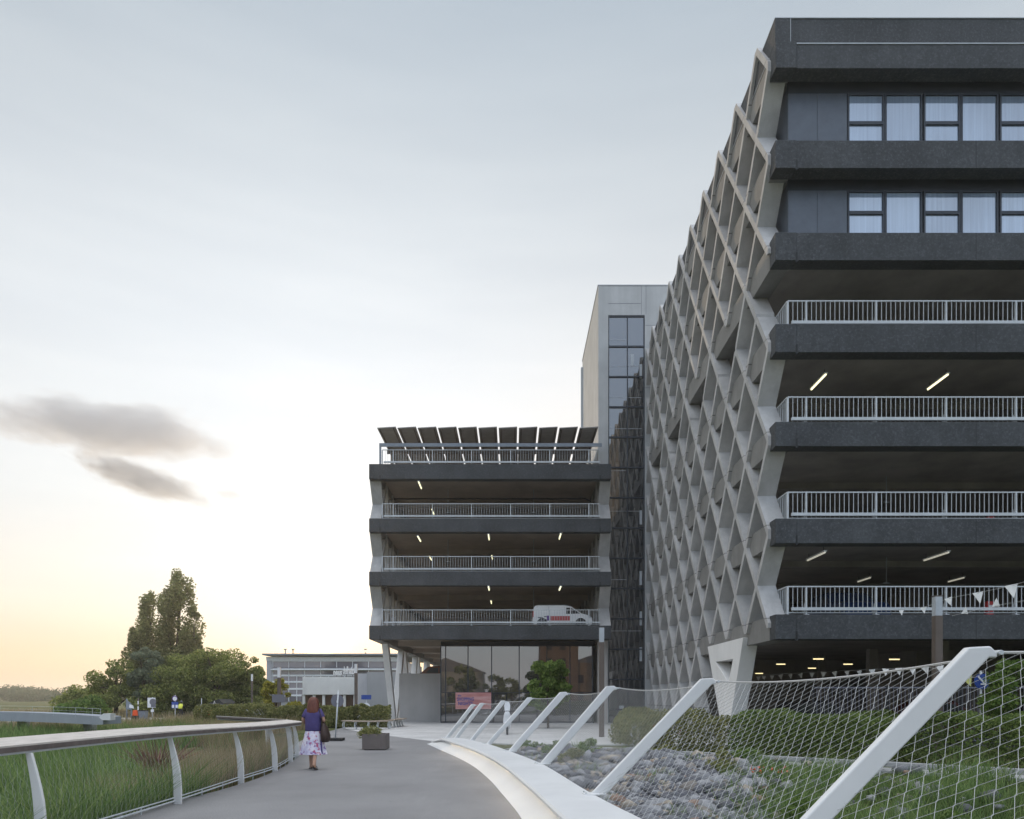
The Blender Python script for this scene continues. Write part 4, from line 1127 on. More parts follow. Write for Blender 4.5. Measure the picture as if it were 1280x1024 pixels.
# ------------------------------------------------------------------ woman walking away
def skin_body(name, joints, edges, root, mat, parent, sub=1):
    """joints: name -> (x,y,z,r); one continuous skinned surface"""
    names = list(joints); me = bpy.data.meshes.new(name)
    me.from_pydata([joints[k][:3] for k in names], [(names.index(a), names.index(b)) for a, b in edges], [])
    o = bpy.data.objects.new(name, me); COL.objects.link(o)
    m = o.modifiers.new('skin', 'SKIN'); m.use_smooth_shade = True
    if not me.skin_vertices:
        pass
    for i, k in enumerate(names):
        sv = me.skin_vertices[0].data[i]; r = joints[k][3]; sv.radius = (r, r) if not isinstance(r, tuple) else r; sv.use_root = (k == root)
    if sub:
        s = o.modifiers.new('sub', 'SUBSURF'); s.levels = sub; s.render_levels = sub
    dg = bpy.context.evaluated_depsgraph_get(); nm = bpy.data.meshes.new_from_object(o.evaluated_get(dg)); bpy.data.objects.remove(o)
    nm.materials.clear()
    return link(name, nm, mat, parent, smooth=True, local=True)

def ring(cx, cy, z, rx, ry, n=28, wave=0.0, nw=7, ph=0.0):
    return [(cx+math.cos(2*math.pi*k/n)*rx*(1+wave*math.sin(nw*2*math.pi*k/n+ph)), cy+math.sin(2*math.pi*k/n)*ry*(1+wave*math.sin(nw*2*math.pi*k/n+ph)), z) for k in range(n)]

def hand(J, E, wrist, d, side, up):
    """palm with four unequal bent fingers and a thumb; d along the hand, side towards the thumb"""
    w = Vector(wrist[0]); d = Vector(d).normalized(); side = Vector(side); side = (side-d*side.dot(d)).normalized(); up = d.cross(side)
    nm = wrist[1]
    pc = w + d*0.05; J[nm+'palm'] = (*pc, 0.026); E.append((nm, nm+'palm'))
    for i, (s, l) in enumerate(((0.024, 0.060), (0.008, 0.070), (-0.008, 0.064), (-0.023, 0.050))):
        a = pc + d*0.028 + side*s; b = a + d*l*0.5 - up*0.006; c = b + d*l*0.3 - up*0.022
        for j, p, r in ((0, a, 0.0095), (1, b, 0.0085), (2, c, 0.007)): J[f'{nm}f{i}{j}'] = (*p, r)
        E += [(nm+'palm', f'{nm}f{i}0'), (f'{nm}f{i}0', f'{nm}f{i}1'), (f'{nm}f{i}1', f'{nm}f{i}2')]
    a = w + d*0.03 + side*0.026; b = a + d*0.03 + side*0.018; c = b + d*0.024
    for j, p, r in ((0, a, 0.011), (1, b, 0.0095), (2, c, 0.008)): J[f'{nm}t{j}'] = (*p, r)
    E += [(nm+'palm', nm+'t0'), (nm+'t0', nm+'t1'), (nm+'t1', nm+'t2')]

m_skin = m_plain('skin', (0.46, 0.27, 0.19), 0.55, 0.06)
m_top = m_plain('violet_jersey', (0.075, 0.06, 0.17), 0.8, 0.15, 0.2, 0, 9.0, 0.15)
def m_hairf():
    n = NT('auburn_hair'); s = n.noise(14, 4, 0.6, stretch=(4, 4, 0.4))
    return n.done(n.ramp(s, [(0.3, (0.06, 0.016, 0.01)), (0.7, (0.17, 0.05, 0.028))]), 0.5, 0.4)
def m_skirt():
    n = NT('floral_skirt_cotton')
    v = n.n.new('ShaderNodeTexVoronoi'); v.inputs['Scale'].default_value = 13.0
    dn = n.n.new('ShaderNodeTexNoise'); dn.inputs['Scale'].default_value = 16.0; n.l.new(n.pos, dn.inputs['Vector'])
    vm = n.n.new('ShaderNodeVectorMath'); vm.operation = 'MULTIPLY_ADD'; n.l.new(dn.outputs['Color'], vm.inputs[0]); vm.inputs[1].default_value = (.11, .11, .11); n.l.new(n.pos, vm.inputs[2]); n.l.new(vm.outputs[0], v.inputs['Vector'])
    w = n.mix((0.70, 0.66, 0.74), (0.52, 0.50, 0.66), n.ramp(n.noise(8, 3), [(0.45, 0.0), (0.6, 1.0)]))
    fl = n.ramp(v.outputs['Distance'], [(0.32, 1.0), (0.5, 0.0)])
    big = n.ramp(n.noise(6.5, 2), [(0.40, 0.0), (0.50, 1.0)])
    c2 = n.mix((0.42, 0.10, 0.18), (0.25, 0.15, 0.36), n.ramp(n.noise(7.0, 2), [(0.46, 0.0), (0.54, 1.0)]))
    return n.done(n.mix(w, c2, n.math('MULTIPLY', fl, big)), 0.85, 0.2)
WX, WY = P(391.5, 0, 16.2).x, 16.2
wo = thing('person', 'woman walking away in violet top and white floral skirt with dark shoulder bag', 'person', (WX, WY, 0))
J = {'pel': (0, 0, .86, .14), 'sp': (0, 0, 1.04, .115), 'ch': (0, .0, 1.22, .118), 'nk0': (0, .0, 1.345, .07), 'nk': (0, .01, 1.40, .05), 'hd': (0, .02, 1.475, .078), 'hd2': (0, .03, 1.535, .082), 'hd3': (0, .025, 1.58, .055),
     'face': (0, .075, 1.49, .055), 'nose': (0, .128, 1.485, .012), 'chin': (0, .085, 1.425, .03), 'earl': (-.078, .02, 1.485, .018), 'earr': (.078, .02, 1.485, .018),
     'hl': (-.085, 0, .80, .095), 'kl': (-.09, .12, .46, .06), 'cl': (-.095, .15, .33, .052), 'al': (-.10, .19, .09, .034), 'hel': (-.10, .15, .035, .03), 'tol': (-.115, .30, .028, .03), 'tpl': (-.125, .35, .02, .018),
     'hr': (.085, 0, .80, .095), 'kr': (.08, -.02, .47, .06), 'cr': (.08, -.14, .35, .052), 'ar': (.08, -.21, .13, .034), 'her': (.08, -.255, .09, .03), 'tor': (.085, -.13, .03, .03), 'tpr': (.09, -.08, .02, .018),
     'sl': (-.16, .0, 1.32, .06), 'el': (-.235, .0, 1.10, .042), 'wl': (-.20, .17, 1.0, .028), 'sr': (.16, .0, 1.32, .06), 'er': (.245, -.02, 1.10, .042), 'wr': (.19, .14, 1.06, .028)}
E = [('pel', 'sp'), ('sp', 'ch'), ('ch', 'nk0'), ('nk0', 'nk'), ('nk', 'hd'), ('hd', 'hd2'), ('hd2', 'hd3'), ('hd', 'face'), ('face', 'nose'), ('face', 'chin'), ('hd', 'earl'), ('hd', 'earr'),
     ('pel', 'hl'), ('hl', 'kl'), ('kl', 'cl'), ('cl', 'al'), ('al', 'hel'), ('al', 'tol'), ('tol', 'tpl'), ('pel', 'hr'), ('hr', 'kr'), ('kr', 'cr'), ('cr', 'ar'), ('ar', 'her'), ('ar', 'tor'), ('tor', 'tpr'),
     ('ch', 'sl'), ('sl', 'el'), ('el', 'wl'), ('ch', 'sr'), ('sr', 'er'), ('er', 'wr')]
hand(J, E, (J['wl'][:3], 'wl'), (0.2, 0.9, -0.2), (0.3, 0, 1), None); hand(J, E, (J['wr'][:3], 'wr'), (-0.3, 0.9, 0.1), (-0.3, 0, 1), None)
skin_body('body', J, E, 'pel', m_skin, wo)
e = MB()
for s in (-1, 1): e.loft([ring(s*0.03, 0.124+0.004*i, 1.505, 0.012-0.003*i, 0.004, 8) for i in range(2)])
e.build('eyes', M['black'], wo, local=True); MB().box(-.022, .022, .118, .128, 1.447, 1.455).build('mouth', M['pinkred'], wo, local=True)
tp = MB()
tp.loft([ring(0, 0, .865, .178, .125, wave=.02, nw=5), ring(0, 0, .90, .182, .128, wave=.02, nw=5), ring(0, 0, 1.02, .178, .142, wave=.02, nw=5, ph=1), ring(0, 0, 1.14, .180, .146, wave=.012, nw=4), ring(0, 0, 1.24, .188, .146), ring(0, -.005, 1.31, .180, .125), ring(0, -.005, 1.355, .135, .085), ring(0, 0, 1.385, .075, .065)])
for s, jn, en in ((-1, 'sl', 'el'), (1, 'sr', 'er')):
    a = Vector(J[jn][:3]); b = Vector(J[en][:3]); a = a - Vector((s*0.05, 0, -0.02))
    tp.tube([a, a.lerp(b, .3), a.lerp(b, .55), a.lerp(b, .72)], [.07, .078, .072, .070], 14)
tp.build('top', m_top, wo, smooth=True, local=True)
sk = MB(); sk.loft([ring(0, 0, .885, .165, .118), ring(0, 0, .80, .195, .145, wave=.015), ring(0, 0, .66, .225, .17, wave=.03, ph=.5), ring(.0, 0, .50, .262, .19, 28, .07, ph=.9), ring(.0, -.01, .40, .285, .20, 28, .095, ph=1.2), ring(.0, -.01, .345, .295, .21, 28, .115, ph=1.3)], cap=False)
sk.build('skirt', m_skirt(), wo, smooth=True, local=True)
hb_ = MB(); hs = [(1.255, .105, .045, -.09), (1.30, .132, .07, -.07), (1.40, .135, .09, -.04), (1.48, .128, .108, -.012), (1.55, .115, .108, .005), (1.605, .084, .085, .01), (1.635, .03, .03, .01)]
hb_.loft([ring(0.004, cy, z, rx, ry, 26, .035, 9, z*9) for z, rx, ry, cy in hs])
hb_.build('hair', m_hairf(), wo, smooth=True, local=True)
so_ = MB()
for k in ('l', 'r'):
    h_, t_ = Vector(J['he'+k][:3]), Vector(J['tp'+k][:3]); h_.z = max(.008, h_.z-.03); t_.z = 0.008
    so_.bar(h_-Vector((0, .02, 0)), t_+Vector((0, .02, 0)), 0.075, 0.014, side=(1, 0, 0))
    m_ = h_.lerp(t_, 0.65); so_.tube([m_+Vector((-.042, 0, 0.01)), m_+Vector((-.03, 0, .06)), m_+Vector((.03, 0, .06)), m_+Vector((.042, 0, .01))], .008, 5)
so_.build('sandals', M['black'], wo, local=True)
bag = thing('shoulder_bag', 'dark brown slouchy shoulder bag hanging at the walking woman\'s right side', 'bag', (WX+.27, WY-.02, .78))
def m_bagf(): return m_plain('dark_brown_leather', (0.035, 0.018, 0.014), 0.55, 0.3, 0.4, 0, 7.0, 0.4)
bm_ = m_bagf()
bg = MB(); bg.loft([ring(0, 0, -.16, .075, .13, 18), ring(.01, 0, -.12, .10, .17, 18, .04, 5), ring(.01, 0, .0, .105, .18, 18, .05, 5, 1), ring(-.005, 0, .12, .085, .15, 18, .05, 4, 2), ring(-.02, 0, .21, .055, .10, 18), ring(-.035, 0, .27, .025, .05, 18)])
bg.build('pouch', bm_, bag, smooth=True, local=True)
st = MB(); st.tube([(-.035, .02, .26), (-.06, .03, .40), (-.10, .02, .56), (-.125, -.0, .615), (-.12, -.05, .57), (-.07, -.06, .40), (-.04, -.03, .26)], .011, 6); st.build('strap', bm_, bag, smooth=True, local=True)
st = MB(); st.bar((-.055, -.12, -.10), (-.035, -.125, -.42), .035, .006, side=(1, 0, 0)); st.build('loose_strap', m_top, bag, local=True)

# ------------------------------------------------------------------ cyclist far off on the gravel road
cx_, cyl = P(226, 0, 67).x, 67.0
z0 = -0.42
bi = thing('bicycle', 'bicycle ridden by the person in the yellow vest', 'bicycle', (cx_, cyl, z0))
for dy in (-0.5, 0.5):
    n = 20; w = MB(); w.tube([(0, dy+math.cos(2*math.pi*k/n)*.33, .34+math.sin(2*math.pi*k/n)*.33) for k in range(n+1)], .022, 5, False)
    for k in range(8): w.tube([(0, dy, .34), (0, dy+math.cos(k*math.pi/4)*.32, .34+math.sin(k*math.pi/4)*.32)], .004, 3)
    w.build('wheel', M['rubber'], bi, local=True)
fr = MB()
for a, b in (((0, -.5, .34), (0, -.1, .32)), ((0, -.1, .32), (0, -.22, .88)), ((0, -.5, .34), (0, -.2, .78)), ((0, -.1, .32), (0, .36, .80)), ((0, -.2, .78), (0, .36, .88)), ((0, .36, .98), (0, .5, .34)), ((-.28, .3, 1.05), (.28, .3, 1.05))): fr.tube([a, b], .02, 5)
fr.box(-.07, .07, -.34, -.10, .88, .93); fr.build('frame', M['black'], bi, local=True)
cy = thing('person', 'cyclist seen from behind in a yellow high visibility vest on the gravel road', 'person', (cx_, cyl, z0))
J = {'pel': (0, -.2, .98, .13), 'sp': (0, -.1, 1.18, .12), 'ch': (0, .03, 1.36, .13), 'nk': (0, .10, 1.47, .05), 'hd': (0, .14, 1.58, .085), 'hd2': (0, .15, 1.66, .07),
     'hl': (-.09, -.15, .92, .085), 'kl': (-.11, .16, .70, .06), 'al': (-.10, -.02, .32, .04), 'tl': (-.10, .12, .28, .035), 'hr': (.09, -.15, .92, .085), 'kr': (.11, .12, .58, .06), 'ar': (.10, -.12, .22, .04), 'tr': (.10, .02, .18, .035),
     'sl': (-.17, .05, 1.40, .055), 'el': (-.27, .15, 1.2, .042), 'wl': (-.26, .28, 1.07, .03), 'sr': (.17, .05, 1.40, .055), 'er': (.27, .15, 1.2, .042), 'wr': (.26, .28, 1.07, .03)}
E = [('pel', 'sp'), ('sp', 'ch'), ('ch', 'nk'), ('nk', 'hd'), ('hd', 'hd2'), ('pel', 'hl'), ('hl', 'kl'), ('kl', 'al'), ('al', 'tl'), ('pel', 'hr'), ('hr', 'kr'), ('kr', 'ar'), ('ar', 'tr'), ('ch', 'sl'), ('sl', 'el'), ('el', 'wl'), ('ch', 'sr'), ('sr', 'er'), ('er', 'wr')]
hand(J, E, (J['wl'][:3], 'wl'), (0, .8, -.3), (.6, .1, .2), None); hand(J, E, (J['wr'][:3], 'wr'), (0, .8, -.3), (-.6, .1, .2), None)
skin_body('body', J, E, 'pel', m_plain('dark_clothing', (0.03, 0.03, 0.04), 0.8), cy)
v = MB(); v.loft([ring(0, -.2, 1.0, .20, .15, 16), ring(0, -.1, 1.18, .20, .16, 16), ring(0, .02, 1.36, .21, .16, 16), ring(0, .07, 1.46, .12, .10, 16)]); v.build('vest', m_plain('high_visibility_yellow', (0.75, 0.80, 0.10), 0.7), cy, smooth=True, local=True)
v = MB(); v.loft([ring(0, .14, 1.60, .10, .11, 14), ring(0, .14, 1.68, .095, .105, 14), ring(0, .14, 1.74, .05, .06, 14)]); v.build('helmet', M['greysign'], cy, smooth=True, local=True)

# ------------------------------------------------------------------ street furniture
pX0, pX1 = P(452.5, 0, 22.1).x, P(482, 0, 22.1).x
pt_ = thing('planter', 'square brown grey planter box with a low leafy plant on the path', 'planter', ((pX0+pX1)/2, 22.45, 0))
b = MB(); H_ = 0.50; Wp = pX1-pX0; x0, x1, y0, y1 = pX0, pX1, 22.1, 22.1+Wp
b.box(x0, x1, y0, y0+.05, .025, H_); b.box(x0, x1, y1-.05, y1, .025, H_); b.box(x0, x0+.05, y0+.051, y1-.051, .025, H_); b.box(x1-.05, x1, y0+.051, y1-.051, .025, H_)
b.build('box', M['planter'], pt_, bevel=.008)
MB().box(x0+.05, x1-.05, y0+.05, y1-.05, .03, H_-.06).build('soil', M['trunk'], pt_); MB().box(x0+.06, x1-.06, y0+.06, y1-.06, 0.0, .025).build('foot', M['black'], pt_)
cl = [(rnd.uniform(-.3, .3)-.10, rnd.uniform(-.25, .25), .52+rnd.uniform(-.03, .14), .16, .16, .10) for _ in range(12)] + [(-.42, -.25, .50, .12, .14, .13), (.12, -.3, .50, .1, .1, .08)]
tp_ = thing('potted_plant', 'olive green low plant spilling over the planter rim', 'plant', ((pX0+pX1)/2, 22.45, 0.44))
V, Q = leaf_quads(clump_points([(c[0], c[1], c[2]-.44, *c[3:]) for c in cl], 1500), .055); link('foliage', np_mesh('foliage', V, Q), M['leafolive'], tp_, local=True)
b = MB()
for c in cl: b.tube([(c[0]*.3, c[1]*.3, -.02), (c[0], c[1], c[2]-.44)], .006, 4)
b.build('stems', M['trunk'], tp_, local=True)

def pole_sign(name, label, cat, base, h, tilt, r, parts, mat='galv', n=8):
    t = thing(name, label, cat, base); o = Vector(base)
    MB().tube([o, o+Vector((tilt[0], tilt[1], h))], r, n).build('pole', M[mat], t, smooth=True)
    for p in parts:
        k, nm, m = p[0], p[1], M[p[2]]
        q = MB()
        if k == 'disc':
            _, _, _, dx, dy, z, rad = p
            c = o+Vector((dx, dy, z)); q.prism([(c.x+math.cos(2*math.pi*i/24)*rad, c.z+math.sin(2*math.pi*i/24)*rad) for i in range(24)], 'y', c.y-.012, c.y+.012)
        elif k == 'box':
            _, _, _, x0, x1, y0, y1, z0, z1 = p
            q.box(o.x+x0, o.x+x1, o.y+y0, o.y+y1, o.z+z0, o.z+z1)
        elif k == 'poly':
            _, _, _, pts, y0, y1 = p
            q.prism([(o.x+a, o.z+b) for a, b in pts], 'y', o.y+y0, o.y+y1)
        q.build(nm, m, t)
    return t
b0 = P(419, 926.5, 27.0); b0.z = 0
pole_sign('road_sign', 'temporary round road sign seen from the back on a black rubber foot', 'sign', b0, 1.88, (.12, 0), .028,
          [('disc', 'sign_plate', 'greysign', .07, .05, 1.50, .24), ('box', 'foot', 'rubber', -.30, .30, -.28, .28, 0, .10), ('box', 'clamp', 'signwhite', .07, .12, -.06, -.03, 1.42, 1.50)])
for lab, px, Y, h in (('slim brown lamp column in front of the white shop building', 445, 60.0, 4.4), ('slim brown lamp column with signs near the left handrail', 349, 55.0, 3.9), ('thin grey lamp column between the far trees', 315, 80.0, 4.2)):
    x = P(px, 0, Y).x; t = thing('street_lamp', lab, 'street lamp', (x, Y, -0.02), 'lamp columns'); w = .115 if px != 315 else .09
    MB().box(x-w, x+w, Y-w, Y+w, -.02, h-.75).build('post', M['brownpost'], t); MB().box(x-w*.95, x+w*.95, Y-w*.95, Y+w*.95, h-.75, h).build('lamp_head', M['signwhite'], t)
    MB().box(x-w*1.02, x+w*1.02, Y-w*1.02, Y+w*1.02, h+.002, h+.03).build('cap', M['galv'], t)
    if px == 349:
        MB().box(x-.5, x+.45, Y-.16, Y-.12, 1.25, 1.85).build('sign', M['greysign'], t); MB().box(x-.22, x+.3, Y-.16, Y-.12, .35, .85).build('notice', M['signwhite'], t)
for lab, px, py, Y in (('tall square lamp column standing in the hedge before the right car park', 1171.5, 745, 20.4), ('square lamp column in front of the lower car park\'s right end', 752, 784, 29.5)):
    p = P(px, py, Y); x = p.x; w = .10 if Y < 25 else .10; hz_ = p.z; zl = P(0, 770 if Y < 25 else 803, Y).z
    t = thing('street_lamp', lab, 'street lamp', (x, Y, gz(x, Y)), 'lamp columns')
    MB().box(x-w, x+w, Y-w, Y+w, gz(x, Y)-.05, zl).build('post', M['brownpost'], t); MB().box(x-w*.96, x+w*.96, Y-w*.96, Y+w*.96, zl+.002, hz_-.03).build('lamp_head', M['coping'], t)
    MB().box(x-w, x+w, Y-w, Y+w, hz_-.028, hz_).build('cap', M['brownpost'], t)
def bench(lab, pts, Y0):
    c = cr3(pts, 5); t = thing('bench', lab, 'bench', pts[0], 'curved slatted benches'); 
    b = MB(); b.loft(rail_strip(c, .22, .22, .40, .455)); b.build('seat', M['benchwood'], t, bevel=.008)
    n = len(c)
    for i in [int(n*k) for k in (.06, .28, .5, .72, .94)]:
        p = c[i]; q = MB(); q.tube([p+Vector((-.03, -.18, .40)), p+Vector((-.08, -.16, .2)), p+Vector((-.02, -.14, .015)), p+Vector((-.02, .14, .015)), p+Vector((-.08, .16, .2)), p+Vector((-.03, .18, .40))], .025, 6); q.build('leg', M['galv'], t)
bench('long curved wooden bench before the hedge, left of the V supports', [(P(431, 0, 37).x, 37.0, 0), (P(450, 0, 36.2).x, 36.2, 0), (P(470, 0, 36.2).x, 36.2, 0), (P(487, 0, 37.2).x, 37.2, 0)], 36)
bench('short wooden bench at the foot of the first V support', [(P(489, 0, 38.5).x, 38.5, 0), (P(498, 0, 39.5).x, 39.5, 0), (P(504, 0, 41).x, 41.0, 0)], 38)
b1 = P(458, 0, 45); b1.z = 0
pole_sign('road_sign', 'small dark blue direction sign on a slim pole over a white disc', 'sign', b1, 1.75, (0, 0), .03,
          [('box', 'sign_plate', 'blue', -.31, .31, -.05, -.02, 1.50, 1.78), ('disc', 'round_plate', 'signwhite', 0, -.05, 1.05, .24)])
# signs beyond the marsh
zr = -0.45
def bs(px, Y): 
    p = P(px, 0, Y); p.z = zr; return p
k = 1.0
Y = 66.0; u = Y/F
pole_sign('road_sign', 'white panel sign with a large dark round mark on a pole beyond the marsh', 'sign', bs(190.5, Y), 2.1, (0, 0), .04,
          [('box', 'sign_plate', 'signwhite', -.42, .30, -.06, -.03, 1.15, 2.05), ('disc', 'round_mark', 'greysign', .08, -.075, 1.66, .30), ('box', 'dark_panel', 'greysign', -.10, .34, -.075, -.062, 1.2, 1.5), ('box', 'notice', 'signwhite', -.12, .16, -.06, -.03, .74, .98)])
pole_sign('road_sign', 'round red and white no entry sign above a blue square sign beyond the marsh', 'sign', bs(219, Y), 2.3, (0, 0), .04,
          [('disc', 'sign_rim', 'purple', -.02, -.05, 1.98, .25), ('disc', 'sign_face', 'signwhite', -.0, -.07, 1.96, .19), ('box', 'blue_plate', 'blue', -.30, .30, -.06, -.03, 1.08, 1.68), ('poly', 'symbol', 'signwhite', [(-.26, 1.12), (-.06, 1.12), (-.06, 1.4), (-.26, 1.4)], -.075, -.062), ('poly', 'symbol', 'signwhite', [(.06, 1.12), (.26, 1.12), (.26, 1.4), (.06, 1.4)], -.075, -.062)])
pole_sign('road_sign', 'blank white rectangular sign on a thin pole before the dark bushes', 'sign', bs(252, Y), 2.0, (0, 0), .03, [('box', 'sign_plate', 'signwhite', -.35, .35, -.06, -.03, 1.02, 1.40)])
pole_sign('road_sign', 'thin white striped marker pole beyond the marsh', 'sign', bs(173, Y), 2.0, (0.0, 0), .05, [('box', 'stripe', 'signwhite', -.06, .06, -.062, -.05, .9, 1.25), ('box', 'stripe', 'signwhite', -.06, .06, -.062, -.05, 1.45, 1.75)], 'brownpost')
pole_sign('road_sign', 'leaning blue grey information board on two posts by the far road', 'sign', bs(158.5, Y), 1.95, (0.0, 0), .06,
          [('poly', 'sign_plate', 'dullbeam', [(-.05, 1.0), (.45, .95), (.45, 1.5), (.15, 1.75), (-.05, 1.98)], -.06, -.03), ('box', 'second_post', 'dullbeam', .38, .46, -.03, .03, 0, 1.0), ('poly', 'notice', 'signwhite', [(.25, 1.15), (.7, 1.05), (.62, 1.35), (.3, 1.45)], -.09, -.062)], 'dullbeam')
def barrier(lab, px, w, Y=64.0):
    p = bs(px, Y); t = thing('traffic_barrier', lab, 'barrier', p, 'red plastic traffic barriers'); o = p
    MB().prism([(o.x-w/2, o.z+.45), (o.x+w/2, o.z+.45), (o.x+w/2-.06, o.z+.95), (o.x-w/2+.06, o.z+.95)], 'y', o.y-.12, o.y+.12).build('panel', M['orange'], t, bevel=.03)
    q = MB()
    for s in (-1, 1): q.box(o.x+s*w*.35-.06, o.x+s*w*.35+.06, o.y-.25, o.y+.25, o.z, o.z+.45)
    q.build('foot', M['rubber'], t)
    if px > 200:
        a = MB(); a.tube([(o.x-.1, o.y, o.z+.95), (o.x+.22, o.y, o.z+1.75), (o.x+.42, o.y, o.z+.9)], .035, 5); a.build('frame', M['signwhite'], t)
barrier('red plastic barrier beside the leaning information board', 169, .42); barrier('orange red barrier with a thin white frame by the far hedge', 265, .8)
# litter bin near the signs
p = bs(179, 65); t = thing('litter_bin', 'dark grey litter bin between the far road signs', 'bin', p)
b = MB(); b.loft([[(p.x+x*s_, p.y+y*s_, p.z+z) for x, y in ((-.3, -.3), (.3, -.3), (.3, .3), (-.3, .3))] for z, s_ in ((0, .85), (.85, 1.0))]); b.build('body', M['dullbeam'], t); MB().box(p.x-.33, p.x+.33, p.y-.33, p.y+.33, p.z+.86, p.z+.93).build('lid', M['black'], t)
# blue arrow sign by the right hedge
p = P(1226, 851, 20.5); p2 = Vector((p.x, 20.5, -.02))
pole_sign('road_sign', 'round blue arrow sign behind the leaning near post', 'sign', p2, p.z+.3, (0, 0), .03, [('disc', 'sign_face', 'blue', 0, -.05, p.z, .22), ('poly', 'arrow', 'signwhite', [(-.13, p.z+.12), (-.10, p.z+.15), (.06, p.z-.02), (.06, p.z+.06), (.10, p.z+.06), (.10, p.z-.10), (-.05, p.z-.10), (-.05, p.z-.06), (.03, p.z-.06)], -.075, -.063)])

# pennant strings
def bunting(lab, pts, flags, yellow=()):
    t = thing('bunting', lab, 'bunting', pts[0], 'pennant strings'); c = cr3([tuple(p) for p in pts], 6)
    MB().tube(c, .006, 4).build('cord', M['wire'], t)
    for i, (px, py, Y, s, rot) in enumerate(flags):
        p = P(px, py, Y); q = MB(); a = rot
        w = s*.5; pt = [(-w, s*.45), (w, s*.55), (w*.1, -s*.55)]
        pt = [(math.cos(a)*x-math.sin(a)*z, math.sin(a)*x+math.cos(a)*z) for x, z in pt]
        front = [(p.x+x, Y-.004+abs(x)*.25, p.z+z) for x, z in pt]; back = [(x, y+.005, z) for x, y, z in front]
        q.add(front+back, [(0, 1, 2), (5, 4, 3), (0, 3, 4, 1), (1, 4, 5, 2), (2, 5, 3, 0)]); q.build('pennant', M['flagyellow'] if i in yellow else M['flag'], t)
bunting('white pennant string rising to the right past the lowest railing', [P(1118, 762, 23.0), P(1155, 759, 22.5), P(1187, 748, 22), P(1223, 741, 21), P(1268, 731, 20), P(1330, 712, 19)],
        [(1127, 766, 22.9, .16, 0), (1155, 763, 22.5, .20, .1), (1187, 752, 22, .24, .25), (1224, 747, 21, .32, .1), (1266, 739, 20, .37, .1), (1300, 728, 19.5, .36, .1)])
bunting('short white pennant string with upturned flags by the lowest railing', [P(1190, 770, 23.2), P(1207, 766, 23), P(1246, 757, 22.5), P(1300, 748, 22)], [(1207, 763, 23, .22, 3.0), (1246, 753, 22.5, .26, 3.1)])
lf = []
for i in range(17):
    u = i/16; Y = 36-16.5*u; lf.append((948+228*u**1.25, 848.5-11*u, Y, .19+.05*rnd.random(), rnd.uniform(-.3, .3)))
lf += [(1196, 838, 19, .3, .1), (1211, 851, 18.6, .3, .3)]
bunting('long low pennant string along the dark ground floor over the hedge', [P(a, b-4, Y) for a, b, Y, s, r in lf[::3]]+[P(1230, 840, 18.4)], lf, (18,))

# bar fence, kerb and hedges in front of the right car park
bf = thing('bar_fence', 'black metal bar fence along the open ground floor behind the hedge', 'fence', (9.0, 24.4, 0)); b = MB()
b.box(10.2, 30, 24.38, 24.42, 1.93, 1.98); b.box(10.2, 30, 24.38, 24.42, .15, .19); x = 10.2
while x < 30: b.box(x-.009, x+.009, 24.391, 24.409, .191, 1.929); x += .13
b.build('bars', M['greysign'], bf); b = MB(); x = 10.2
while x < 30: b.box(x-.03, x+.03, 24.35, 24.45, 0, 2.02); x += 2.5
build_split(b, 'post', M['black'], bf)
kb = MB(); kp = [(0.4, 24.35), (3.0, 22.35), (5.7, 20.2), (8.0, 18.3), (11.2, 15.6), (14.5, 12.9)]
ck = cr3([(x, y, 0) for x, y in kp], 6); kb.loft(rail_strip(ck, .10, .10, -.35, .07)); tag(kb.build('kerb', M['kerb'], bevel=.015), kind='structure')
gp = MB(); gp.loft(rail_strip([p+Vector((-.38, -.47, 0)) for p in ck], .42, .42, -.30, -.052)); tag(gp.build('gutter', M['kerb']), kind='structure')
hedge('hedge', 'dense dark green hedge before the right car park, behind the kerb', [(6.4, 20.6), (9.0, 18.5), (11.6, 16.4), (15.0, 13.8)], 1.3, 1.12, 36000, .075, M['leafhedge'], group=None)
hedge('hedge', 'olive green loose hedge at the foot of the white V support', [(6.6, 20.9), (5.2, 22.4), (4.4, 25.5), (5.0, 28.0)], 1.5, 1.0, 22000, .075, M['leafolive'], wob=.25)
hedge('hedge', 'dense dark green hedge right under the white V support', [(7.2, 22.4), (9.6, 22.6), (12.5, 22.6)], 1.1, 1.05, 9000, .08, M['leafhedge'])
hedge('hedge', 'long low olive hedge behind the curved bench', [(P(405, 0, 41).x, 41.0), (P(450, 0, 39.3).x, 39.3), (P(488, 0, 39.5).x, 39.5)], 1.6, 1.05, 20000, .10, M['leafolive'], wob=.2)
hedge('hedge', 'low olive hedge behind the handrail before the far trees', [(P(255, 0, 48).x, 48.0), (P(300, 0, 46).x, 46.0), (P(340, 0, 45).x, 45.0), (P(395, 0, 44).x, 44.0)], 1.8, 1.05, 26000, .11, M['leafolive'], wob=.2)

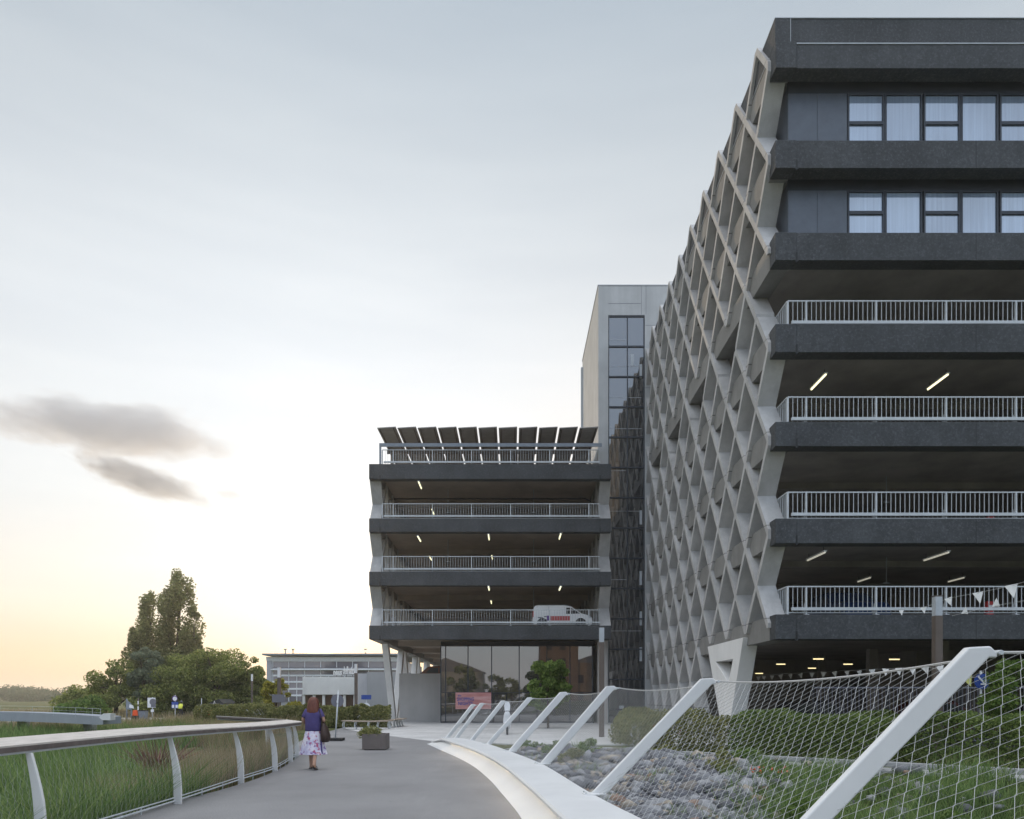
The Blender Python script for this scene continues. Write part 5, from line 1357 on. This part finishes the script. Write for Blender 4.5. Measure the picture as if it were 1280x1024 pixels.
# rocks
def rocks(n, label):
    ph = (1+5**.5)/2
    ico = np.array([(-1, ph, 0), (1, ph, 0), (-1, -ph, 0), (1, -ph, 0), (0, -1, ph), (0, 1, ph), (0, -1, -ph), (0, 1, -ph), (ph, 0, -1), (ph, 0, 1), (-ph, 0, -1), (-ph, 0, 1)])/1.9
    fi = np.array([(0,11,5),(0,5,1),(0,1,7),(0,7,10),(0,10,11),(1,5,9),(5,11,4),(11,10,2),(10,7,6),(7,1,8),(3,9,4),(3,4,2),(3,2,6),(3,6,8),(3,8,9),(4,9,5),(2,4,11),(6,2,10),(8,6,7),(9,8,1)])
    Vs = []; Qs = []; c = 0
    while c < n:
        y = rnd.uniform(6.5, 22.5); x = rnd.uniform(0, 9)
        xo = cr(ROUT, y) if y < 24 else 0
        s = curb_y(x) - y
        if x < xo+.12 or s < .9: continue
        lim = 4.2 + 0.30*(y-12.4) + rnd.gauss(0, .4)
        if x > lim and rnd.random() > .06: continue
        r = rnd.choice((.05, .07, .09, .11, .14, .18, .07))*rnd.uniform(.8, 1.25)
        v = ico*(1+rng.normal(0, .24, (12, 1)))*np.array([rnd.uniform(.8, 1.35), rnd.uniform(.8, 1.35), rnd.uniform(.55, .9)])
        a = rnd.uniform(0, 6.28); m = np.array([[math.cos(a), -math.sin(a), 0], [math.sin(a), math.cos(a), 0], [0, 0, 1]])
        t = rnd.uniform(-.5, .5); m2 = np.array([[1, 0, 0], [0, math.cos(t), -math.sin(t)], [0, math.sin(t), math.cos(t)]])
        Vs.append((v*r)@m.T@m2.T + np.array([x, y, gz(x, y)+rnd.uniform(-.02, .16)])); Qs.append(fi+12*c); c += 1
    o = link('riprap_stones', np_mesh('riprap_stones', np.concatenate(Vs), np.concatenate(Qs)), M['rock'])
    tag(o, label, 'stones', kind='stuff')
rocks(6500, 'loose grey and brown broken stones below the bridge parapet')

# grass right of the stones
def scatter(n, f, xr, yr):
    out = []
    while len(out) < n:
        x = rnd.uniform(*xr); y = rnd.uniform(*yr)
        if f(x, y): out.append((x, y, gz(x, y)-.02))
    return np.array(out)
def f_r(x, y):
    if x < cr(ROUT, min(y, 24))+.15 or curb_y(x)-y < .95: return False
    if curb_y(x)-y < 2.2 and math.sin(x*2.7)*math.sin(y*1.3) < .1: return False
    return x > 4.1+.30*(y-12.4)+.6*math.sin(x*3+y*2) 
p = scatter(42000, f_r, (2.0, 13), (4.5, 20)); blades('verge_grass', p, rng.uniform(.2, .8, len(p))*(.75+.4*np.sin(p[:,0]*2.1)*np.sin(p[:,1]*1.7)), rng.uniform(.008, .022, len(p)), M['reed'], .9, 3, 'green grass and weeds between the stones and the kerb', 'grass')
def f_t(x, y):
    return x > cr(ROUT, min(y, 24))+.15 and curb_y(x)-y > -.2 and math.sin(x*2.3)*math.sin(y*1.9)+.25*math.sin(x*7+y*5) > .62
p = scatter(2600, f_t, (0, 7), (9, 23)); blades('stone_tufts', p, rng.uniform(.15, .5, len(p)), rng.uniform(.01, .02, len(p)), M['reed'], .5, 3, 'green tufts growing among the broken stones', 'grass')
weed = [(P(905, 0, 17.5).x, 17.5), (P(930, 0, 18.6).x, 18.6), (P(1000, 0, 13.5).x, 13.5), (P(830, 0, 20.6).x, 20.6), (P(1185, 0, 12.0).x, 12.0), (P(690, 0, 21.6).x, 21.6), (P(715, 0, 20.2).x, 20.2), (P(735, 0, 21.4).x, 21.4), (P(668, 0, 23).x, 23)]
wl_ = ['behind the second nearest leaning post', 'against the kerb beneath the white V support', 'between the two nearest leaning posts', 'where the kerb meets the third leaning post', 'beneath the head of the nearest post', 'beyond the fourth leaning post', 'at the upper edge of the stones, left end', 'beside the kerb over the stones, left end', 'farthest along the parapet, by the plaza']
for i, (x, y) in enumerate(weed):
    h_ = (.75, .5, .6, .4, .6, .6, .7, .6, .45)[i]
    tree('weed_shrub', 'small green weedy shrub ' + wl_[i], 'shrub', (x, y, gz(x, y)-.03), bush_clumps(.45, .4, h_, 9, .16, i+3), 1300, .07, M['leafbright'] if i % 3 else M['leafolive'], .012, 'weedy shrubs by the stones', 5)
for i, (px, py, Y) in enumerate(((946, 962, 15.4), (850, 918, 22.5), (812, 906, 24.0), (978, 960, 15.2))):
    p = P(px, py, Y); zz = gz(p.x, Y); b = thing('poppy_patch', ['orange red flowers beside the kerb', 'orange flowers under the hedge behind the second post', 'rusty flower heads in the olive hedge', 'few red flowers at the right by the kerb'][i], 'flowers', (p.x, Y, zz), 'orange flowers by the kerb')
    n = (26, 18, 12, 9)[i]; pos = np.stack([rng.normal(0, .10, n), rng.normal(0, .08, n), max(.18, p.z-zz)+rng.normal(0, .05, n)], 1); V, Q = leaf_quads(pos, .055); link('petals', np_mesh('petals', V, Q), M['orange'], b, local=True)
    q = MB()
    for a in pos[::3]: q.tube([(a[0]*.5, a[1]*.5, -.02), tuple(a)], .004, 3)
    q.build('stems', M['reed'], b, local=True)

# marsh on the left
def f_l(x, y):
    if y < 24 and x > lerp_tab(LEFT, y)-.22: return False
    if y >= 24 and x > -10-(y-24)*.05: return False
    return True
def f_green(x, y): return f_l(x, y) and (x < -7.3-.30*(y-12) + .8*math.sin(y*1.3+x) or y < 12.5)
p = scatter(46000, f_green, (-13, -5.2), (3.5, 17)); n = len(p)
blades('marsh_reeds', p, rng.uniform(.8, 1.4, n)*(0.85+.3*np.sin(p[:, 0]*1.1)*np.sin(p[:, 1]*.8)), rng.uniform(.010, .024, n), M['reed'], 1.0, 4, 'dense green reeds filling the marsh below the handrail', 'reeds')
p = scatter(46000, lambda x, y: f_l(x, y) and x < -9-.2*(y-12), (-36, -9), (12, 36)); n = len(p)
blades('marsh_reeds', p, rng.uniform(.8, 1.4, n), rng.uniform(.02, .045, n), M['reed'], .5, 3, 'green reed bed stretching away before the concrete footbridge', 'reeds')
p = scatter(36000, lambda x, y: f_l(x, y) and not f_green(x, y) and math.sin(x*1.7+1)*math.sin(y*.9)+.5*math.sin(x*.6-y*.5) > -.75, (-11.5, -5.3), (11.5, 30)); n = len(p)
blades('dry_grass', p, rng.uniform(.45, 1.15, n), rng.uniform(.006, .014, n), M['drygrass'], .6, 3, 'dry tan grass along the far half of the handrail', 'grass')
p = scatter(15000, lambda x, y: f_l(x, y) and not f_green(x, y), (-11.5, -5.3), (11, 30)); n = len(p)
blades('dry_grass_green', p, rng.uniform(.3, .9, n), rng.uniform(.008, .018, n), M['reed'], .5, 3, 'green blades mixed into the dry grass by the handrail', 'grass')
p = scatter(30000, lambda x, y: (x < -17 or y > 44) and not(-46 < x < -14 and 57 < y < 74), (-90, -13), (34, 100)); n = len(p)
blades('far_meadow', p, rng.uniform(.4, 1.0, n), rng.uniform(.05, .12, n), M['drygrass'], .4, 2, 'pale dry meadow grass beyond the concrete footbridge', 'grass')
p = scatter(9000, lambda x, y: True, (-24, -13.5), (34, 56)); n = len(p)
blades('far_scrub', p, rng.uniform(.5, 1.1, n), rng.uniform(.03, .06, n), M['leafolive'], .5, 3, 'olive scrub behind the handrail towards the signs', 'grass')
p = scatter(14000, lambda x, y: math.sin(x*.8+1)*math.sin(y*.5)+.4*math.sin(x*.3+y*.4) > -.2, (-26, -11), (34, 56)); n = len(p)
blades('far_dry_grass', p, rng.uniform(.5, 1.15, n), rng.uniform(.02, .05, n), M['drygrass'], .6, 3, 'dry tan grass between the handrail and the far road signs', 'grass')
rb_ = thing('dead_shrub', 'reddish brown dead shrub under the handrail among dry grass', 'shrub', (-8.9, 18.0, -.55)); q = MB()
for i in range(120):
    a = rnd.uniform(0, 6.28); r = rnd.uniform(.2, 1.0); q.tube([(rnd.uniform(-.3, .3), rnd.uniform(-.3, .3), 0), (math.cos(a)*r*.6, math.sin(a)*r*.5, .6), (math.cos(a)*r*1.2, math.sin(a)*r, 1.0+rnd.uniform(-.3, .25))], [.012, .008, .004], 3)
q.build('twigs', m_plain('dead_twigs', (0.20, 0.10, 0.075), .9, .3), rb_, local=True)

# concrete footbridge branch on the left
fbx = thing('footbridge', 'low grey concrete footbridge crossing the marsh at the left edge', 'footbridge', (-22, 32, -.8))
pth = cr3([(-48, 46, .88), (-34, 38.5, .90), (-25.6, 36, .90), (-20.5, 32.2, .90), (-16.9, 29.0, .88), (-15.9, 28.0, .86)], 8)
b = MB(); rings = []
for i, p in enumerate(pth):
    t = pth[min(i+1, len(pth)-1)]-pth[max(i-1, 0)]; t.z = 0; t.normalize(); s = Vector((-t.y, t.x, 0)); th = .58-.30*i/len(pth)
    s = Vector((0, 1.3, 0)); rings.append([p+Vector((0, 0, -th)), p, p+s, p+s+Vector((0, 0, -th))])
b.loft(rings); b.build('deck', m_concrete('blue_grey_painted_concrete', (0.30, 0.33, 0.37), .08, 0, .15), fbx)
b = MB(); 
for i, p in enumerate(pth[:-2:4]): b.tube([p+Vector((0, 0, -.1)), p+Vector((0, 0, .30))], .007, 5)
b.tube([p+Vector((0, 0, .30)) for p in pth[:-3]], .006, 4); b.tube([p+Vector((0, 0, .15)) for p in pth[:-3]], .004, 4); b.build('cable_rail', M['galv'], fbx)
e = pth[-1]; b = MB().prism([(e.x-.10, e.z-.02), (e.x+.06, e.z+.14), (e.x+.34, e.z+.14), (e.x+.34, e.z-.12), (e.x+.02, e.z-.12)], 'y', e.y-.10, e.y+.25); b.build('end_block', M['white'], fbx)
b = MB()
for i in (6, 16, 26): p = pth[i]; b.box(p.x+.3, p.x+.7, p.y+.8, p.y+1.2, -1.0, p.z-.3)
build_split(b, 'pier', M['kerb'], fbx)

# white moped on the plaza behind the parapet
mx, my = P(634, 0, 31).x, 31.0
mo = thing('moped', 'white parked moped with a windscreen on the plaza beyond the parapet', 'moped', (mx, my, 0))
for dy in (0.0, 1.2):
    n = 18; w = MB(); w.tube([(mx, my+dy+math.cos(2*math.pi*k/n)*.19, .23+math.sin(2*math.pi*k/n)*.19) for k in range(n+1)], .045, 6, False); w.build('wheel', M['rubber'], mo)
    MB().loft([[(mx+x, my+dy+math.cos(2*math.pi*k/14)*.15, .23+math.sin(2*math.pi*k/14)*.15) for k in range(14)] for x in (-.02, .02)]).build('rim', M['galv'], mo)
def loft_y(st):
    return [[(mx+math.cos(2*math.pi*k/16)*w, y, z+math.sin(2*math.pi*k/16)*h) for k in range(16)] for y, z, w, h in st]
MB().loft(loft_y([(my-.24, .42, .05, .06), (my-.1, .48, .08, .07), (my+.12, .44, .06, .06)])).build('front_fender', M['signwhite'], mo, smooth=True)
MB().loft([[(mx+math.cos(2*math.pi*k/16)*w, y+math.sin(2*math.pi*k/16)*d, z) for k in range(16)] for z, y, w, d in ((.30, my+.24, .12, .04), (.55, my+.18, .18, .06), (.85, my+.10, .15, .07), (1.02, my+.06, .09, .08))]).build('leg_shield', M['signwhite'], mo, smooth=True)
MB().loft(loft_y([(my+.3, .30, .14, .06), (my+.7, .33, .15, .08), (my+.8, .55, .16, .20), (my+1.3, .62, .15, .17), (my+1.55, .66, .07, .08)])).build('body', M['signwhite'], mo, smooth=True)
MB().loft(loft_y([(my+.72, .80, .12, .05), (my+1.1, .83, .14, .06), (my+1.45, .86, .11, .05)])).build('seat', M['rubber'], mo, smooth=True)
MB().tube([(mx-.36, my+.16, 1.05), (mx-.1, my+.08, 1.02), (mx+.1, my+.08, 1.02), (mx+.36, my+.16, 1.05)], .02, 6).build('handlebar', M['black'], mo)
MB().loft([[(mx+x, my+.0+abs(x)*.15+dz*.12+t, 1.05+dz) for x, dz in ((-.11, 0), (.11, 0), (.13, .22), (.08, .40), (-.08, .40), (-.13, .22))] for t in (0, .006)]).build('windscreen', M['signwhite'], mo)

# ------------------------------------------------------------------ trees
def pop_clumps(h, r, n, seed, z0=.12):
    q = random.Random(seed); out = []
    for i in range(n):
        z = h*(z0+(1-z0)*q.random()); uu = (z/h-z0)/(1-z0); f = min(1.0, .72+uu*1.2, (1.05-uu)*2.7)**.9
        a = q.uniform(0, 6.28); d = r*f*q.uniform(.25, .85); s = r*q.uniform(.22, .40)*(.38+.66*f)
        out.append((math.cos(a)*d, math.sin(a)*d, z-.25, s, s, s*1.7))
    return out
def rnd_clumps(h, r, n, seed, z0=.28):
    q = random.Random(seed); out = []
    for i in range(n):
        a = q.uniform(0, 6.28); d = r*math.sqrt(q.random())*.8; z = h*(z0+(.95-z0)*q.random()*(1-(d/r)**2*.55)); s = r*q.uniform(.18, .34)
        out.append((math.cos(a)*d, math.sin(a)*d, z, s, s, s*.8))
    return out
def T_(px, Y, zb=-.5): p = P(px, 0, Y); return (p.x, Y, zb)
def Ht(py, Y, zb=-.5): return CZ+(HY-py)*Y/F-zb
tree('poplar_tree', 'tallest pointed poplar of the far clump', 'tree', T_(223, 90), pop_clumps(Ht(714, 90), 3.1, 84, 1), 24000, .30, M['leafpoplar'], .35, 'poplars beyond the marsh', 14)
tree('poplar_tree', 'second tallest poplar, left of the tallest one', 'tree', T_(186, 91), pop_clumps(Ht(740, 91), 2.7, 60, 2), 15000, .30, M['leafpoplar'], .3, 'poplars beyond the marsh', 12)
tree('poplar_tree', 'slim lower poplar at the left of the far clump', 'tree', T_(168, 92), pop_clumps(Ht(781, 92), 1.6, 30, 3), 7000, .28, M['leafpoplar'], .2, 'poplars beyond the marsh', 8)
tree('poplar_tree', 'narrow poplar shoulder right of the tallest one', 'tree', T_(241, 89), pop_clumps(Ht(752, 89), 1.7, 30, 33), 8000, .28, M['leafpoplar'], .2, 'poplars beyond the marsh', 8)
tree('willow_tree', 'silvery green willow in front of the poplars', 'tree', T_(180, 82), rnd_clumps(Ht(806, 82), 2.5, 34, 4, .15), 13000, .24, M['leafwillow'], .2, None, 8)
tree('broadleaf_tree', 'dark spreading tree at the left end of the far clump', 'tree', T_(145, 84), rnd_clumps(Ht(824, 84), 3.2, 34, 5, .25), 12000, .26, M['leafdark'], .22, 'broadleaf trees beyond the marsh', 9)
tree('broadleaf_tree', 'wide dark green tree under the poplars', 'tree', T_(232, 83), rnd_clumps(Ht(812, 83), 4.0, 44, 6, .08), 18000, .26, M['leafdark'], .25, 'broadleaf trees beyond the marsh', 9)
tree('broadleaf_tree', 'large rounded brownish green tree right of the poplars', 'tree', T_(270, 83), rnd_clumps(Ht(804, 83), 4.5, 50, 7, .08), 22000, .26, M['leafdark'], .28, 'broadleaf trees beyond the marsh', 10)
tree('broadleaf_tree', 'thin leaved tree between the rounded tree and the office', 'tree', T_(308, 84), rnd_clumps(Ht(815, 84), 2.2, 44, 8, .1), 9000, .26, M['leafdark'], .18, 'broadleaf trees beyond the marsh', 9)
tree('broadleaf_tree', 'low dark tree behind the gravel road', 'tree', T_(205, 82), rnd_clumps(Ht(845, 82), 4.0, 30, 9, .05), 9000, .28, M['leafdark'], .2, 'broadleaf trees beyond the marsh', 6)
tree('young_tree', 'small yellow green tree before the office building', 'tree', T_(345, 62, 0), rnd_clumps(Ht(845, 62, 0), 1.35, 22, 10, .25), 5000, .19, M['leafyellow'], .07, None, 7)
tree('shrub', 'yellow green shrub left of the walking woman\'s head', 'shrub', T_(372, 58, 0), bush_clumps(1.0, .8, 1.75, 12, .42, 11), 2600, .16, M['leafyellow'], .04, None, 5)
tree('shrub', 'dark rounded bush at the far edge of the marsh', 'shrub', T_(97, 95, -.6), bush_clumps(3.1, 2.4, Ht(853, 95, -.6), 24, 1.1, 12), 9000, .30, M['leafdark'], .1, None, 6)
tree('shrub', 'bright green spreading bush before the dark rounded one', 'shrub', T_(104, 72, -.6), bush_clumps(3.3, 1.5, Ht(868, 72, -.6)+.25, 26, .7, 13), 9000, .22, M['leafbright'], .06, None, 6)
tree('young_tree', 'round green young tree before the shop window', 'tree', (P(685, 0, 38).x, 38.0, 0), rnd_clumps(CZ+(HY-817)*38/F, 1.25, 40, 14, .28), 9000, .15, M['leafbright'], .06, None, 8)
tree('shrub', 'tall green shrub at the right edge behind the near post', 'shrub', (P(1272, 0, 19.5).x, 19.5, 0), rnd_clumps(2.85, 1.0, 30, 15, .2), 7000, .10, M['leafbright'], .05, None, 6)
for i, (px, Y, h, w) in enumerate(((286, 90, 845, 2.5), (322, 95, 838, 2.6), (120, 100, 858, 2.2))):
    tree('broadleaf_tree', ['half hidden tree between the rounded tree and the lamp column', 'reddish dark tree at the office\'s left corner', 'small dark tree left of the spreading tree'][i], 'tree', T_(px, Y), rnd_clumps(Ht(h, Y), w, 24, 20+i, .1), 6000, .28, M['leafdark'], .18, 'broadleaf trees beyond the marsh', 6)
# far wood on the horizon
hc = []
for i in range(150):
    Y = rnd.uniform(380, 470); px = rnd.uniform(-420, 72); top = 850 + max(0, (px-20))*.30 + 4*math.sin(px*.07) + rnd.uniform(0, 9) + (6 if px < 8 else 0)
    z = CZ+(HY-top)*Y/F; r = rnd.uniform(3.0, 6.0); p = P(px, 0, Y)
    hc.append((p.x, Y, z-r*.8, r, r, r*.8)); hc.append((p.x+rnd.uniform(-3, 3), Y-3, max(2, z*.45), r*1.1, r, max(3, z*.4)))
V, Q = leaf_quads(clump_points(hc, 60000), 1.1)
tag(link('far_woodland', np_mesh('far_woodland', V, Q), M['leaffar']), 'hazy wooded rise on the horizon at the far left', 'woodland', kind='stuff')
hc = []
for i in range(90):
    Y = rnd.uniform(300, 420); px = rnd.uniform(60, 640); r = rnd.uniform(2.2, 4.0); p = P(px, 0, Y); hc.append((p.x, Y, rnd.uniform(1.0, 4.5), r*1.4, r, r))
V, Q = leaf_quads(clump_points(hc, 20000), 1.0)
tag(link('far_treeline', np_mesh('far_treeline', V, Q), M['leaffar']), 'low far tree line behind the clump and the office', 'woodland', kind='stuff')

# ------------------------------------------------------------------ office building, white shop, low wall
OY = 140.0
def ox(px): return P(px, 0, OY).x
def oz(py): return P(0, py, OY).z
O = thing('office_building', 'pale glazed office block with flat overhanging roof before the setting sun', 'building', (ox(332), OY, 0))
m_off = m_concrete('office_render', (0.42, 0.42, 0.45), .06, 0, .1); m_offg = glass_mat('office_glass', (0.16, 0.15, 0.18), 1.9, .06)
x0, x1 = ox(333), ox(505)
MB().box(x0, x1, OY+.4, OY+28, 0, oz(826.3)).build('core', m_off, O)
MB().box(ox(331), x1+1, OY-1.6, OY+29, oz(819.6), oz(817.6)).build('roof', M['dullbeam'], O)
MB().box(x0, x1, OY-.2, OY+.38, oz(826), oz(821.2)).build('fascia', M['signwhite'], O)
MB().box(ox(333.5), ox(340), OY-.1, OY+.38, 0, oz(826.1)).build('stair_bay', m_off, O)
for a, b in ((827.0, 834.5), (838.0, 843.6), (845.6, 851.2), (853.5, 860.2), (862.3, 868.5), (870.5, 877)):
    f = MB(); f.box(ox(340.2), x1, OY-.02, OY+.36, oz(a)+.004, oz(a)+.35)
    i = ox(341)
    while i < x1: f.box(i-.06, i+.06, OY+.0, OY+.3, oz(b), oz(a)); i += 1.55 if a > 840 else 3.1
    f_ = f.build('window_band', M['signwhite'], O); MB().box(ox(340.2), x1, OY+.12, OY+.2, oz(b), oz(a)).build('pane', m_offg, f_)
MB().box(ox(340.2), x1, OY-.9, OY-.03, oz(837.8), oz(836.6)).build('sun_shelf', M['signwhite'], O)
for px in (344.5, 354.5, 449):
    q = MB(); q.tube([(ox(px), OY+6, oz(818)), (ox(px), OY+6, oz(808.5 if px < 400 else 813))], .12, 5); q.box(ox(px)-.25, ox(px)+.25, OY+5.8, OY+6.2, oz(810), oz(808.5)); q.build('chimney', M['dullbeam'], O)
WYs = 98.0
def wx(px): return P(px, 0, WYs).x
def wz(py): return P(0, py, WYs).z
Wb = thing('shop_building', 'white shop building with a dark undercroft and a roof sign of white letters', 'building', (wx(378), WYs, 0))
MB().box(wx(378), wx(450), WYs, WYs+14, wz(868.5), wz(846.5)).build('upper_wall', M['vwhite'], Wb, bevel=.03)
MB().box(wx(446), wx(462.5), WYs-1.5, WYs+13.9, 0, wz(842.5)).build('side_block', m_concrete('pale_ribbed_cladding', (0.50, 0.50, 0.53), .05, 0, .3), Wb)
MB().box(wx(462.6), wx(520), WYs-2.2, WYs+13.8, 0, wz(841)).build('end_block', m_concrete('grey_cladding', (0.36, 0.37, 0.39), .05, 0, .2), Wb)
MB().box(wx(374), wx(445.8), WYs+1.2, WYs+13, 0, wz(868.7)).build('undercroft_wall', m_concrete('brown_brick_wall', (0.17, 0.095, 0.06), .3, .2, .3), Wb)
q = MB()
for px in (379, 392, 404, 417, 430, 443): q.box(wx(px)-.18, wx(px)+.18, WYs+.2, WYs+.5, 0, wz(868.6))
q.build('column', M['vwhite'], Wb)
sg = MB(); sg.box(wx(416), wx(444), WYs+.3, WYs+.34, wz(844.4), wz(844.0))
for px in (420, 426.5, 432.5, 440): sg.tube([(wx(px), WYs+.35, wz(847)), (wx(px), WYs+.35, wz(843))], .04, 5)
s_ = sg.build('sign_frame', M['brownpost'], Wb)
m_let = m_plain('white_sign_letters', (0.85, 0.85, 0.85), .5)
wd = wx(443.8)-wx(416.3)
t1 = text_mesh('nous', 1.0, m_let, 'lettering', (0, 0, 0), (math.radians(90), 0, 0), s_, extrude=.05, bold=.03)
t2 = text_mesh('delhaize', 1.25, m_let, 'lettering', (0, 0, 0), (math.radians(90), 0, 0), s_, extrude=.05, bold=.03)
for o, xa, xb, za in ((t1, wx(416.3), wx(427), wz(843.6)), (t2, wx(428), wx(444), wz(842.3))):
    co = np.array([v.co[:] for v in o.data.vertices]); w = co[:, 0].max()-co[:, 0].min(); k = (xb-xa)/w
    o.data.transform(Matrix.Translation(Vector((xa, WYs+.2, za))-woff(s_)) @ Matrix.Diagonal((k, 1, 1.15, 1)) @ Matrix.Translation((-co[:, 0].min(), -co[:, 1].mean(), 0)))
lw = thing('low_wall', 'long low whitewashed wall beyond the hedge', 'wall', (P(280, 0, 70).x, 70, -.5)); b = MB(); b.box(P(280, 0, 70).x, P(384, 0, 70).x, 70, 70.3, -.6, P(0, 882.6, 70).z); b.box(P(279.5, 0, 70).x, P(384.5, 0, 70).x, 69.95, 70.35, P(0, 882.6, 70).z+.002, P(0, 882.0, 70).z+.03); b.build('wall', M['vwhite'], lw)
pk = thing('shed', 'dark low shed half hidden beside the low white wall', 'shed', (P(270, 0, 74).x, 74, -.5)); MB().box(P(262, 0, 74).x, P(279, 0, 74).x, 74, 77, -.5, P(0, 879, 74).z).build('wall', M['greysign'], pk)
b = MB().prism([(P(261, 0, 74).x, P(0, 879, 74).z+.004), (P(280, 0, 74).x, P(0, 879, 74).z+.004), (P(274, 0, 74).x, P(0, 874, 74).z)], 'y', 73.8, 77.2); b.build('roof', M['black'], pk)

# the far bank behind the viewer, mirrored in the glass: trees and a brick tower
def block(lab, x, y, w, d, h, c, roof=2.0):
    t = thing('brick_house', lab, 'house', (x, y, 0)); mb = m_concrete('brick_'+lab.split()[0], c, .2, .2, .2)
    MB().box(x-w/2, x+w/2, y-d, y, -.5, h).build('wall', mb, t); MB().prism([(x-w/2-.4, h+.01), (x+w/2+.4, h+.01), (x, h+roof)], 'y', y-d-.3, y+.3).build('roof', M['greysign'], t)
    f = MB(); z = 1.2
    while z < h-1.6:
        i = x-w/2+1.2
        while i < x+w/2-1.6: f.box(i, i+1.0, y-.03, y+.03, z, z+1.5); i += 2.4
        z += 3.0
    f.build('window', M['carglass'], t)
block('brown brick tower behind the viewer mirrored in the shop glass', 8.5, -38, 7, 7, 24, (0.16, 0.10, 0.07), 5)
block('low brick house behind the viewer mirrored in the shop glass', 20, -40, 18, 9, 8, (0.24, 0.17, 0.13), 3.2)
block('pale rendered house behind the viewer mirrored low in the shop glass', -14, -60, 16, 9, 7, (0.4, 0.38, 0.35), 3)
b0 = tree('broadleaf_tree', 'bank tree behind the viewer mirrored in the glass', 'tree', (-9, -46, -.3), rnd_clumps(8, 3.6, 30, 40, .15), 3000, .5, M['leafdark'], .2, 'bank trees behind the viewer', 5)
for i, (x, y, s_) in enumerate(((-3, -50, .8), (0, -44, .7), (-20, -48, 1.1), (-28, -42, .9), (30, -46, 1.1))):
    c = dup(b0); c.location = (x, y, -.3); c.scale = (s_, s_, s_)

# ------------------------------------------------------------------ clouds: two dark evening clouds far beyond everything
def cloud(name, label, px, py, wpx, hpx, tilt, seed, dens, YC=1600.0):
    c = P(px, py, YC); q = random.Random(seed); sx = wpx/F*YC/2; sz = hpx/F*YC/2
    bm = bmesh.new(); bmesh.ops.create_icosphere(bm, subdivisions=3, radius=1.0)
    me = bpy.data.meshes.new(name); bm.to_mesh(me); bm.free()
    me.transform(Matrix.Diagonal((sx, sx*.35, sz, 1)))
    o = link(name, me, None, smooth=True); o.location = c; o.rotation_euler = (0, math.radians(tilt), 0)
    tag(o, label, 'cloud', 'dark evening clouds')
    m = bpy.data.materials.new(name+'_vapour'); m.use_nodes = True; nt = m.node_tree; nn = nt.nodes; ll = nt.links
    nn.remove(nn['Principled BSDF']); out = nn['Material Output']
    v = nn.new('ShaderNodeVolumePrincipled'); ll.new(v.outputs[0], out.inputs['Volume'])
    v.inputs['Color'].default_value = (0.66, 0.69, 0.74, 1); v.inputs['Anisotropy'].default_value = 0.45
    tcn = nn.new('ShaderNodeTexCoord'); 
    def mth(op, a, b):
        k = nn.new('ShaderNodeMath'); k.operation = op
        for i, w in ((0, a), (1, b)):
            if isinstance(w, (int, float)): k.inputs[i].default_value = w
            else: ll.new(w, k.inputs[i])
        return k.outputs[0]
    sc_ = nn.new('ShaderNodeVectorMath'); sc_.operation = 'MULTIPLY'; ll.new(tcn.outputs['Object'], sc_.inputs[0]); sc_.inputs[1].default_value = (1/sx, 1/(sx*.35), 1/sz)
    ln = nn.new('ShaderNodeVectorMath'); ln.operation = 'LENGTH'; ll.new(sc_.outputs[0], ln.inputs[0])
    s2 = nn.new('ShaderNodeVectorMath'); s2.operation = 'MULTIPLY'; ll.new(tcn.outputs['Object'], s2.inputs[0]); s2.inputs[1].default_value = (1.0/(sx*.55), 1.0/(sx*.4), 1.0/(sz*1.1))
    ofs = nn.new('ShaderNodeVectorMath'); ofs.operation = 'ADD'; ll.new(s2.outputs[0], ofs.inputs[0]); ofs.inputs[1].default_value = (seed*3.7, seed*1.3, seed*2.1)
    nz = nn.new('ShaderNodeTexNoise'); nz.inputs['Scale'].default_value = 2.0; nz.inputs['Detail'].default_value = 7; nz.inputs['Roughness'].default_value = .66; ll.new(ofs.outputs[0], nz.inputs['Vector'])
    f = mth('SUBTRACT', 1.0, ln.outputs['Value']); g = mth('ADD', mth('MULTIPLY', f, 1.5), mth('MULTIPLY', mth('SUBTRACT', nz.outputs['Fac'], .5), 2.2)); g = mth('SUBTRACT', g, .30)
    k = nn.new('ShaderNodeMath'); k.operation = 'MULTIPLY'; k.use_clamp = True; ll.new(g, k.inputs[0]); k.inputs[1].default_value = 2.8
    ll.new(mth('MULTIPLY', k.outputs[0], dens), v.inputs['Density'])
    me.materials.append(m)
    return o
cloud('cloud', 'long dark grey cloud above the far trees', 134, 536, 420, 80, 6.5, 1, .0125)
cloud('cloud', 'smaller dark cloud under the long one', 178, 599, 225, 50, 18, 7, .022)
cloud('cloud', 'tiny dark wisp right of the smaller cloud', 286, 618, 52, 18, 8, 5, .02)
SC.cycles.volume_step_rate = 4.0; SC.cycles.volume_max_steps = 96
